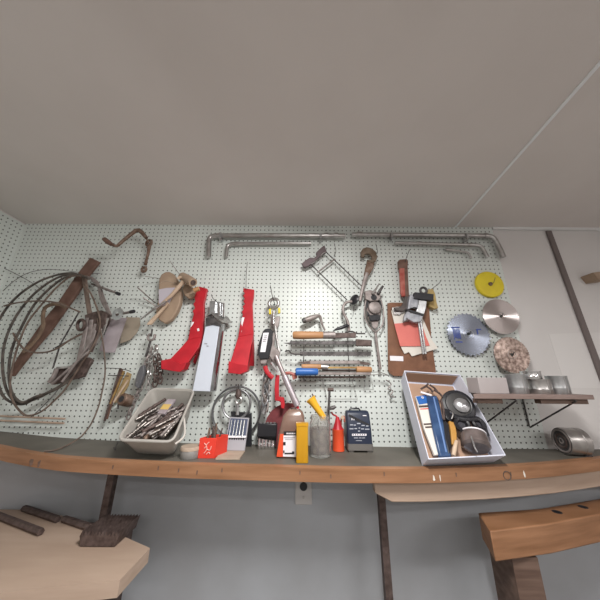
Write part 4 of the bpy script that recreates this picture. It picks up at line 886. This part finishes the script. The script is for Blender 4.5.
for layer in range(4):
    for i in range(19):
        k = rr.choice((0,0,0,1,1,2,3,3,4)) if layer < 2 else rr.choice((0,1,2,2,0,3,1)); s = .05+.9*rr.random(); t_ = .16+.82*rr.random()
        # keep the heap lower at the upper end
        if t_ < .16+.06*layer: continue
        o = bpy.data.objects.new('drill_bit', bits[k]); COL.objects.link(o)
        dirv = (base_dir+u2*rr.uniform(-.45,.3)+v2*rr.uniform(-.45,.2)+n2*rr.uniform(-.06,.06)).normalized()
        pc = TB(s, t_, .02); sc_ = rr.uniform(.6,.85); L_ = (.16,.15,.13,.17,.14)[k]/2*sc_
        W2 = (innt[1]-innt[0]).length*.5*(.80+.2*layer/5); H2 = (innt[3]-innt[0]).length*.5*(.80+.2*layer/5)
        ou = abs(dirv.dot(u2))*L_; ov = abs(dirv.dot(v2))*L_; cu = (pc-ct).dot(u2); cv = (pc-ct).dot(v2)
        mu = max(0, W2-.010-ou); mv = max(0, H2-.012-ov)
        sh_ = u2*(max(-mu, min(mu, cu))-cu)+v2*(max(-mv, min(mv, cv))-cv)
        if rr.random() < .5: dirv = -dirv
        o.rotation_mode = 'QUATERNION'; o.rotation_quaternion = dirv.to_track_quat('Z', 'Y')
        o.location = TB(s, t_, .032+.016*layer+.012*t_+rr.uniform(0,.003))+sh_; o.scale = (1,1,sc_); o['category'] = 'drill bit'; o['group'] = KIND[k].split(' lying')[0]+'s in the grey tub'; o['label'] = KIND[k]
t = thing('bit_box', 'small clear and yellow box of bits among the drill bits in the tub', 'box', TB(.52,.3,.085))
bm = N(); A, Bq, C, Dd = TB(.46,.15,.088), TB(.66,.15,.088), TB(.60,.52,.098), TB(.43,.52,.098); prism(bm, [A,Bq,C,Dd], n2*.014); obj('case', bm, 'lilac', t, bevel=.002)
bm = N(); prism(bm, [A.lerp(Dd,.4)-n2*.0012, Bq.lerp(C,.4)-n2*.0012, Bq.lerp(C,.75)-n2*.0012, A.lerp(Dd,.75)-n2*.0012], n2*.001); obj('yellow_label', bm, mat('pale_yellow', (.60,.42,.14), .5), t, label='yellow label')

# ---------------------------------------------------------------- small bench items
def bench_obj(px, py): p = B(px, py); return p
p = B(187.5, 459.0); r = .0375
t = thing('round_tin', 'small flat round tin with a tan lid in front of the tub', 'tin', p)
p = p+Vector((0,r*.6,0)); p.z = bench_z(p.x)
bm = N(); lathe(bm, p, (0,0,1), [(r*.95,0),(r,.003),(r,.03),(r*.96,.032)], 32); obj('tin_body', bm, mat('tin_grey', (.30,.29,.28), .4, .3), t)
bm = N(); lathe(bm, p+Vector((0,0,.028)), (0,0,1), [(r*1.04,0),(r*1.04,.010),(r*.98,.013),(.003,.013)], 32); obj('lid', bm, 'card', t, label='tan lid')
# red tin
def bquad(px, py, w, d, h, ang):
    c = B(px, py); rot = Matrix.Rotation(ang, 3, 'Z'); return c, rot
A = B(197.5, 458.5); Bq = B(214.5, 458.5); hh = (P(198,438,-A.y).z-bench_z(A.x))
e1 = (Bq-A); e1.z = 0; e2 = Vector((.028, .075, 0))
t = thing('red_tin', 'bright red square tin with pale scrawl, holding dark bits', 'tin', A)
bm = N(); base = [A, A+e1, A+e1+e2, A+e2]
hz = [hh*.98, hh*1.0, hh*.98, hh*.96]; wl = .003
c0 = sum(base, Vector())/4; V = [[bm.verts.new(Vector((x.x, x.y, bench_z(x.x)))) for x in base], [bm.verts.new(Vector((x.x, x.y, bench_z(x.x)+hh))) for x in base]]
ib = [x+(c0-x).normalized()*.004 for x in base]
V.append([bm.verts.new(Vector((x.x, x.y, bench_z(x.x)+hh))) for x in ib]); V.append([bm.verts.new(Vector((x.x, x.y, bench_z(x.x)+.02))) for x in ib])
for a_, c_ in zip(V, V[1:]):
    for k in range(4): bm.faces.new((a_[k], a_[(k+1) % 4], c_[(k+1) % 4], c_[k]))
bm.faces.new(V[0][::-1]); bm.faces.new(V[3]); obj('tin_body', bm, 'redtin', t, bevel=.001)
zz = bench_z(A.x); fy = Vector((0,-.0015,0))
def on_face(s, h): return A+e1*s+Vector((0,0,hh*h))+fy
for pts in ([(.35,.25),(.5,.45),(.45,.65),(.6,.8)],[(.5,.45),(.68,.4),(.75,.6)],[(.35,.5),(.45,.62),(.3,.75)],[(.5,.2),(.62,.3),(.7,.22)]):
    bm = N(); tube(bm, sm([on_face(*x) for x in pts], 4), .0018, seg=6); obj('scrawl', bm, mat('pale_red', (.85,.40,.35), .5), t)
for i in range(9):
    s, d_ = rr.uniform(.15,.85), rr.uniform(.15,.85); bm = N(); b0 = A+e1*s+e2*d_+Vector((0,0,.03)); tube(bm, [b0, b0+Vector((rr.uniform(-.012,.02), rr.uniform(-.01,.02), hh*.78+rr.uniform(.0,.03)))], rr.uniform(.003,.006), seg=8)
    one('drill_bit', bm, 'rustdark' if i % 3 else 'rust', ['dark bit','rusty bit'][i % 3 == 0]+' standing in the bright red square tin', 'drill bit', ['dark bits','rusty bits'][i % 3 == 0]+' in the red tin')
# drill index case
A = B(223.5, 452.0); Bq = B(244.5, 452.5); ct_ = .012
t = thing('drill_case', 'open grey drill bit case with silver bits standing on a cardboard piece', 'case', A)
top1 = P(229.5, 418.5, -A.y-.075); top2 = P(249, 419.5, -A.y-.075)
def cf(s, h, o=0.):
    p = A.lerp(Bq, s).lerp(top1.lerp(top2, s), h); nn = (Bq-A).cross(top1-A).normalized(); nn = nn if nn.y < 0 else -nn; return p+nn*o+Vector((0,0,.006))
bm = N(); prism(bm, [cf(0,0), cf(1,0), cf(1,1), cf(0,1)], Vector((0,.014,0))); obj('tray', bm, 'casegrey', t, bevel=.002)
bm = N(); prism(bm, [cf(.06,.40,.001), cf(.95,.40,.001), cf(.94,.96,.001), cf(.07,.96,.001)], Vector((0,.002,0))); obj('bit_panel', bm, 'caseblue', t)
bm = N(); prism(bm, [cf(0,.34,.008), cf(1,.36,.008), cf(1,.41,.008), cf(0,.39,.008)], Vector((0,.008,0))); obj('retaining_bar', bm, 'label', t)
for i in range(5):
    bm = N(); s = .16+.16*i; rad = .0022+.0006*i; tube(bm, [cf(s,.38,.006), cf(s,.90,.006)], rad, seg=10); obj('drill_bit', bm, 'galv', t)
for i in range(8):
    bm = N(); s = .1+.11*i; box(bm, cf(s,.33,.002), (.005,.003,.006)); obj('slot', bm, 'black', t)
bm = N(); yb = -A.y-.09
prism(bm, [Vector((cf(.30,0).x, cf(0,1).y+.02, A.z)), Vector((cf(1,0).x+.012, cf(0,1).y+.02, A.z)), P(251.5,413,-(cf(0,1).y+.02)), P(230.5,411.5,-(cf(0,1).y+.02))], Vector((0,.016,0))); obj('lid', bm, 'black', t, bevel=.002)
bm = N(); c = [B(215.5,460), B(239.5,460), B(245,452), B(222,452)]; prism(bm, [x+Vector((0,0,.006)) for x in c], (0,0,-.005)); one('cardboard_piece', bm, 'card', 'small flat cardboard piece under the drill case', 'cardboard')
# socket rack
p1 = B(257, 450); p2 = B(275, 450)
t = thing('socket_rack', 'black rack with a row of silver sockets beside the drill case', 'socket set', p1)
w = p2.x-p1.x; yk = p1.y+.01; z0 = bench_z(p1.x); zt = P(266, 424, -yk-.02).z
bm = N(); box(bm, ((p1.x+p2.x)/2, yk+.03, (z0+zt)/2), (w*1.05, .02, zt-z0)); obj('back_plate', bm, 'black', t, bevel=.003)
zm = P(266, 438, -yk).z
bm = N(); box(bm, ((p1.x+p2.x)/2, yk+.015, (zm+zt)/2+.004), (w*1.12, .04, zt-zm)); obj('holder', bm, 'black', t, bevel=.004)
for i in range(5):
    x = p1.x+w*(.1+.2*i); hs = (zm-z0)*(.95-.04*i); bm = N(); lathe(bm, (x, yk+.005, z0), (0,0,1), [(.0085,0),(.0095,.003),(.0095,hs*.5),(.0075,hs*.6),(.0075,hs)], 16); obj('socket', bm, 'chrome', t)
    bm = N(); lathe(bm, (x, yk+.015, zt), (0,0,1), [(.006,0),(.006,.008),(.004,.009)], 12); obj('stud', bm, 'galv', t)
# abrasive disc
bm = N(); plate(bm, [(263.5,446.5),(263.3,432),(264.5,425),(267,417.5),(271,411.5),(276,407),(282,404),(288,402.8),(294,403.5),(297,406),(297,447)], .03, .006); one('abrasive_sheet', bm, 'darkred', 'dark red curved abrasive sheet standing behind the bottle', 'sheet')
# plastic bottle with label
def rbox_loop(cx, cy, hx, hy, rad, z, n=4):
    out = []
    for sx, sy in ((1,1),(-1,1),(-1,-1),(1,-1)):
        a0 = {(1,1):0,(-1,1):PI/2,(-1,-1):PI,(1,-1):3*PI/2}[(sx,sy)]
        for k in range(n+1):
            a = a0+PI/2*k/n; out.append(Vector((cx+sx*(hx-rad)+math.cos(a)*rad, cy+sy*(hy-rad)+math.sin(a)*rad, z)))
    return out
def stack(bm, loops):
    V = [[bm.verts.new(p) for p in l] for l in loops]; n = len(V[0])
    for A_, C_ in zip(V, V[1:]):
        for k in range(n): bm.faces.new((A_[k], A_[(k+1) % n], C_[(k+1) % n], C_[k]))
    bm.faces.new(V[0][::-1]); bm.faces.new(V[-1])
pl = B(276.5, 458.5); pr = B(305.5, 459.5); cx = (pl.x+pr.x)/2; hx = (pr.x-pl.x)/2; cy = pl.y+.035; z0 = bench_z(cx)+.001
zsh = P(290, 424, -cy+.02).z; ztop = P(290, 409, -cy).z; tx = P(294.5, 410, -cy).x; txm = P(293, 422, -cy).x
t = thing('plastic_bottle', 'clouded brownish plastic bottle with white label and orange liquid', 'bottle', (cx, cy, z0))
bm = N(); stack(bm, [rbox_loop(cx,cy,hx*.95,.032,.012,z0), rbox_loop(cx,cy,hx,.035,.014,z0+.006), rbox_loop(cx,cy,hx*.97,.034,.014,z0+(zsh-z0)*.6), rbox_loop(txm,cy,hx*.86,.033,.014,zsh), rbox_loop((txm+tx)/2,cy,hx*.78,.028,.014,(zsh+ztop)/2), rbox_loop(tx,cy,hx*.62,.022,.012,ztop-.010), rbox_loop(tx,cy,hx*.42,.014,.009,ztop)]); obj('bottle_body', bm, mat('cloudy_brown', (.28,.18,.14), .25, c2=(.22,.13,.10), scale=9, trans=.25, spec=.6), t)
bm = N(); lo = [rbox_loop(cx,cy,hx*1.005,.0358,.014,z0+.007), rbox_loop(cx,cy,hx*.985,.0352,.014,z0+(P(283,431,-cy+.035).z-z0))]
zo = P(283, 434, -cy+.035).z
bm.free(); bm = N(); prism(bm, [Vector((cx-hx*1.0, cy-.0368, z0+.006)), Vector((cx-hx*.38, cy-.0368, z0+.006)), Vector((cx-hx*.42, cy-.0362, zo)), Vector((cx-hx*.80, cy-.0362, zo))], (0,.004,0)); obj('orange_panel', bm, 'orange', t, label='orange area left of the label')
bm = N(); prism(bm, [Vector((P(283,456,-(cy-.037)).x, cy-.0375, P(283,456.5,-(cy-.037)).z)), P(297,457,-(cy-.0375)), P(296,435.5,-(cy-.0375)), P(283.4,435.5,-(cy-.0375))], (0,.003,0)); lbb = obj('label', bm, 'label', t)
bm = N(); yl = -(cy-.038)
prism(bm, [P(283.6,435.3,yl), P(297,435.3,yl), P(296.8,431.5,yl), P(283.9,431.5,yl)], (0,.003,0)); obj('label_header', bm, 'black', lbb)
for i in range(5):
    bm = N(); x_ = 286.5+1.9*i; prism(bm, [P(x_,434.2,yl+.0008), P(x_+1.3,434.2,yl+.0008), P(x_+1.3,432.8,yl+.0008), P(x_,432.8,yl+.0008)], (0,.001,0)); obj('header_mark', bm, 'label', lbb)
for (x0_, y0_, x1_, y1_) in ((283.2,442,285.6,445.3),(283.2,450.5,284.5,453),(284.6,452.8,294,454.2),(292,451.5,294.3,453.6),(284,437.3,295,437.9),(285,438.9,293,439.4)):
    bm = N(); prism(bm, [P(x0_,y1_,yl+.0008), P(x1_,y1_,yl+.0008), P(x1_,y0_,yl+.0008), P(x0_,y0_,yl+.0008)], (0,.001,0)); obj('label_mark', bm, 'black' if y0_ > 440 else 'casegrey', lbb)
bm = N(); lathe(bm, (tx-.004, cy, ztop), (0,0,1), [(.012,0),(.012,.004),(.007,.006)], 16); obj('neck_slot', bm, 'rustdark', t)
# amber box
A = B(296, 463.8); Bq = B(308.2, 463.8); zt_ = P(296, 423.5, -A.y-.02).z; cx = (A.x+Bq.x)/2; hx = (Bq.x-A.x)/2
t = thing('amber_container', 'narrow yellow translucent plastic container in front of the bottle', 'container', (cx, A.y+.016, A.z))
bm = N(); stack(bm, [rbox_loop(cx,A.y+.018,hx*.96,.014,.004,bench_z(cx)+.001), rbox_loop(cx,A.y+.018,hx,.015,.004,bench_z(cx)+.004), rbox_loop(cx,A.y+.018,hx,.015,.004,zt_-.008)]); obj('body', bm, 'amber', t)
bm = N(); stack(bm, [rbox_loop(cx,A.y+.018,hx*1.06,.0165,.004,zt_-.0075), rbox_loop(cx,A.y+.018,hx*1.06,.0165,.004,zt_+.004)]); obj('cap', bm, 'amber', t)
for s_ in (-.35, .35):
    bm = N(); box(bm, (cx+hx*s_, A.y+.0035, (A.z+zt_)/2-.01), (.003, .002, (zt_-A.z)*.8)); obj('rib', bm, 'amber', t)
# glass jar with bits
p = B(321, 458.5); r = (B(332,458.5)-B(310,458.5)).length/2; cy = p.y+r*.8; z0 = bench_z(p.x)+.001
zr = P(320, 415, -cy+.0).z; H = zr-z0
t = thing('glass_jar', 'clear glass jar with threaded neck standing on the bench, full of small parts', 'jar', (p.x, cy, z0))
bm = N(); lathe(bm, (p.x, cy, z0), (0,0,1), [(r*.9,0),(r,.005),(r,H*.78),(r*.88,H*.86),(r*.86,H*.9),(r*.91,H*.91),(r*.86,H*.93),(r*.91,H*.95),(r*.86,H*.97),(r*.88,H),(r*.80,H),(r*.80,H*.86),(r*.94,H*.76),(r*.94,.010)], 36); obj('glass', bm, mat('jar_glass', (.85,.84,.82), .08, trans=.9, ior=1.2), t)
bm = N(); lathe(bm, (p.x, cy, z0+.011), (0,0,1), [(r*.88,0),(r*.88,H*.55),(r*.8,H*.62)], 28); one('oil_fill', bm, mat('murky', (.06,.045,.038), .4, c2=(.26,.21,.18), scale=60, contrast=.3), 'murky brown mass of small parts inside the glass jar', 'parts', kind='stuff')
for i in range(8):
    a_ = rr.uniform(0, 2*PI); q0 = Vector((p.x+math.cos(a_)*r*.5, cy-abs(math.sin(a_))*r*.6, z0+.03+rr.uniform(0,.02))); bm = N()
    tube(bm, [q0, q0+Vector((rr.uniform(-.015,.015), -.006, H*rr.uniform(.35,.6)))], .0028, seg=6); one('drill_bit', bm, 'steel' if i % 2 else 'iron', ['dark','shiny'][i % 2]+' thin bit standing in the glass jar', 'drill bit', ['dark','shiny']  [i % 2]+' bits in the glass jar')
fa = P(310.5, 398.5, -cy+.0); fb = P(324, 418, -cy)
t = thing('yellow_funnel', 'yellow plastic tube with flared end sticking out of the glass jar', 'funnel', fb)
dv = fb-fa; bm = N(); tube(bm, [fa, fa+dv*.12, fa+dv*.3, fa+dv], [.024,.020,.016,.012], seg=18); obj('tube', bm, mat('funnel_yellow', (.78,.42,.03), .4), t)
bm = N(); tube(bm, [fa-dv*.01, fa+dv*.03], .019, seg=18); obj('mouth', bm, mat('funnel_inside', (.62,.40,.06), .5), t)
bm = N(); tube(bm, [P(312.3,393.8,-cy-.015), P(315,402,-cy-.005), P(319,411,-cy+.0)], [.003,.005,.006], seg=8); one('punch', bm, 'rustdark', 'thin dark punch standing behind the yellow tube in the jar', 'punch')
t = thing('tee_key', 'dark T-shaped key standing behind the glass jar', 'key', P(329, 400, .12))
bm = N(); tube(bm, [P(329.5,390,.12), P(329.2,400,.12), P(328.5,411,.12), Vector((P(328.5,411,.12).x, -.12, bench_z(.15)+.001))], .0055, seg=10); obj('stem', bm, 'iron', t)
bm = N(); tube(bm, W([(327.6,389.5),(333.5,389.7)], .12), .0085, seg=10); obj('head', bm, 'rustdark', t)
bm = N(); tube(bm, W([(329.5,408.5),(333,407.8),(335.5,406.5)], .12), [.006,.009,.006], seg=10); obj('side_lug', bm, 'iron', t)
# oil can
p = B(339.3, 452.2); r = (B(345.2,452)-B(333.6,452)).length/2; cy = p.y+r*.8; z0 = bench_z(p.x)+.001; zb_ = P(339, 429, -cy).z-z0; zt_ = P(337, 417, -cy).z-z0
t = thing('oil_can', 'small bright orange red oil can with conical top next to the navy charger', 'oil can', (p.x, cy, z0))
bm = N(); lathe(bm, (p.x, cy, z0), (0,0,1), [(r*.97,0),(r*1.03,.002),(r,.005),(r,zb_-.006),(r*1.04,zb_-.004),(r*1.04,zb_)], 28); obj('body', bm, 'orange', t)
bm = N(); lathe(bm, (p.x, cy, z0+zb_), (0,0,1), [(r*.98,0),(r*.8,.008),(r*.5,(zt_-zb_)*.6),(r*.3,zt_-zb_)], 28); obj('cone', bm, 'red', t)
bm = N(); tube(bm, sm([Vector((p.x, cy, z0+zt_-.004)), P(336,416,-cy), P(333,414.5,-cy-.0), P(331.5,412,-cy)], 4), .004, seg=8); obj('spout', bm, 'red', t)
bm = N(); tube(bm, sm([Vector((p.x+r*.5, cy, z0+zb_+.006)), P(341.5,419,-cy), P(344,416.5,-cy), P(344.5,422,-cy)], 4), .0045, seg=8); obj('trigger', bm, 'redold', t)
bm = N(); lathe(bm, P(342.5,417.5,-cy+.02), (0,-1,0), [(.008,0),(.008,.006)], 12); obj('pivot', bm, 'cream', t)
# navy charger
A = B(348.3, 452.8); Bq = B(373, 452.5); cx = (A.x+Bq.x)/2; hx = (Bq.x-A.x)/2; yf = A.y; ztp = P(358, 410.8, -yf-.03).z; z0 = bench_z(cx)+.001; dp = .07
t = thing('battery_charger', 'navy blue battery charger with white lettering at the right end of the bench row', 'charger', (cx, yf, z0))
def slice_(z, s, y0, y1, sh=0): return rbox_loop(cx+sh, (y0+y1)/2, hx*s, (y1-y0)/2, .008, z)
Hh = ztp-z0
bm = N(); stack(bm, [slice_(z0+Hh*.20,1.0,yf+.004,yf+dp), slice_(z0+Hh*.55,1.0,yf+.009,yf+dp), slice_(z0+Hh*.9,.97,yf+.018,yf+dp), slice_(z0+Hh*.98,.93,yf+.024,yf+dp-.004), slice_(ztp,.86,yf+.03,yf+dp-.008)]); casing = obj('casing', bm, 'navy', t)
bm = N(); prof = []
stack(bm, [slice_(z0+.008,1.02,yf,yf+dp), slice_(z0+Hh*.20,1.02,yf+.001,yf+dp)]); obj('base', bm, 'grey', t)
for s_ in (-.72, .72):
    bm = N(); box(bm, (cx+hx*s_, yf+.02, z0+.004), (.02, .03, .008)); obj('foot', bm, 'grey', t)
def cface(px, py, lift=.002):        # point on the sloping front of the charger
    p0 = Vector((cx, yf+.004, z0+Hh*.2)); p1 = Vector((cx, yf+.018, z0+Hh*.9)); nn = (p1-p0).cross(Vector((1,0,0))).normalized(); nn = nn if nn.y < 0 else -nn
    d = ray(px, py); o = p0+nn*lift; return CAM+d*((o-CAM).dot(nn)/d.dot(nn))
def cq(x0_, y0_, x1_, y1_, name, m, sk=0., lift=.002):
    bm = N(); prism(bm, [cface(x0_,y0_,lift), cface(x1_,y0_+sk,lift), cface(x1_,y1_+sk,lift), cface(x0_,y1_,lift)], (0,.0012,0)); return obj(name, bm, m, casing)
cq(352,433.8,366.5,435.8,'brand_band','label')
for i in range(6): cq(352.8+2.3*i,434.2,353.7+2.3*i,435.3,'brand_mark','navy',lift=.003)
grey_ink = mat('grey_ink', (.42,.44,.50), .5)
for (x0_, y0_, w_) in ((350,424.4,3),(353.7,424.6,2.2),(357,423,3.5),(361.5,425,3.2),(366,425.5,2.5),(349.5,428.3,4),(354.5,428.1,2.6),(358.6,427.5,1.6),(361,428.4,3),(365,428.7,4.4),(358,430.6,2)):
    cq(x0_,y0_,x0_+w_,y0_+1,'printed_mark',grey_ink)
for (x0_, w_) in ((354,4),(359,2.5),(362.2,2.8)): cq(x0_,437.6,x0_+w_,438.3,'printed_mark',grey_ink)
cq(356,440.4,362,440.9,'printed_mark',grey_ink)
for i in range(2): cq(351.6+2*i,417.2,352.4+2*i,420.2,'indicator','label')
bm = N(); prism(bm, [cface(349,414,.002), cface(370,424.5,.002), cface(368.5,426,.002), cface(357,421,.002), cface(348.5,416,.002)], (0,.001,0)); obj('slant_panel', bm, 'black', t)
cq(362.8,415.2,366.4,416,'small_mark','label')
bm = N(); tube(bm, [Vector((cx-hx*.6, yf+.045, ztp)), Vector((cx-hx*.5, yf+.045, ztp+.008)), Vector((cx+hx*.2, yf+.045, ztp+.008)), Vector((cx+hx*.3, yf+.045, ztp))], .004, seg=8); obj('handle', bm, 'black', t)
# hook wire on the bench
a = B(114, 450.5); b = P(118.5, 441.5, .06); bm = N(); tube(bm, sm([a+Vector((-.003,0,.012)), a+Vector((.004,0,.003)), a.lerp(b,.5)+Vector((0,0,.004)), b], 4), .002, seg=6); one('bench_wire', bm, 'iron', 'short bent black wire standing on the bench left of the tub', 'wire')
# round reel on the right
p = B(568, 457.5); rl = .054; ax = Vector((-.98,.10,.0)).normalized(); zc = bench_z(p.x)+rl+.002; L = .085
ctr = Vector((P(562,443,.10).x, -.10, zc))-ax*L/2
t = thing('metal_reel', 'round metal reel lying on its side at the right end of the bench', 'reel', (ctr.x, ctr.y, zc-rl))
bm = N(); lathe(bm, ctr-ax*L/2, ax, [(rl*.95,0),(rl,.003),(rl,L*.30),(rl*.97,L*.32),(rl*.97,L*.34),(rl,L*.36),(rl,L-.004),(rl*.96,L)], 40); obj('drum', bm, mat('reel_steel', (.42,.40,.385), .32, .8, c2=(.30,.28,.27), scale=20), t)
for k, (ro_, ri) in enumerate(((.92,.70),(.60,.36),(.26,.10))):
    bm = N(); ring(bm, ctr+ax*(L/2-.001), rl*(ro_+ri)/2, rl*(ro_-ri)/2*.8, ax, 32, 8, flat=None); obj('face_ring', bm, ('rustgrey','rustdark','rustgrey')[k], t)
bm = N(); lathe(bm, ctr+ax*(L/2-.004), ax, [(rl*.93,0),(rl*.93,.005)], 32); obj('face', bm, 'iron', t)
bm = N(); box(bm, ctr-ax*.02+Vector((.012,0,-rl+.001)), (.03,.05,.006)); obj('foot', bm, 'iron', t)
bm = N(); box(bm, ctr+ax*.0+Vector((.02,-.02,rl*.82)), (.03,.004,.010)); obj('slot', bm, 'chrome', t)

# ---------------------------------------------------------------- light
def area(name, loc, size, sy, e, col, target):
    l = bpy.data.lights.new(name, 'AREA'); l.shape = 'RECTANGLE'; l.size = size; l.size_y = sy; l.energy = e; l.color = col
    o = bpy.data.objects.new(name, l); COL.objects.link(o); o.location = loc; o.rotation_euler = (Vector(target)-Vector(loc)).to_track_quat('-Z', 'Y').to_euler()
area('ceiling_lamp', (.15, -1.16, ZC-.12), .5, .10, 23, (1,.98,.95), (-.2, -1.0, 0))
area('fill_light', (.2, -3.3, ZC-.04), 1.3, .14, 15, (1,.97,.95), (.2, -3.0, 0))  # unseen fill light, added to lift the whole room
area('side_lamp', (2.0, -2.6, ZC-.04), 1.2, .14, 20, (1,.97,.95), (2.0, -2.5, 0))
w = bpy.data.worlds.new('world'); SC.world = w; w.use_nodes = True; w.node_tree.nodes['Background'].inputs[0].default_value = (.5,.5,.52,1); w.node_tree.nodes['Background'].inputs[1].default_value = .3
vs = SC.view_settings; vs.view_transform = 'Standard'; vs.look = 'None'; vs.gamma = 1; vs.use_curve_mapping = False; vs.exposure = 0.5
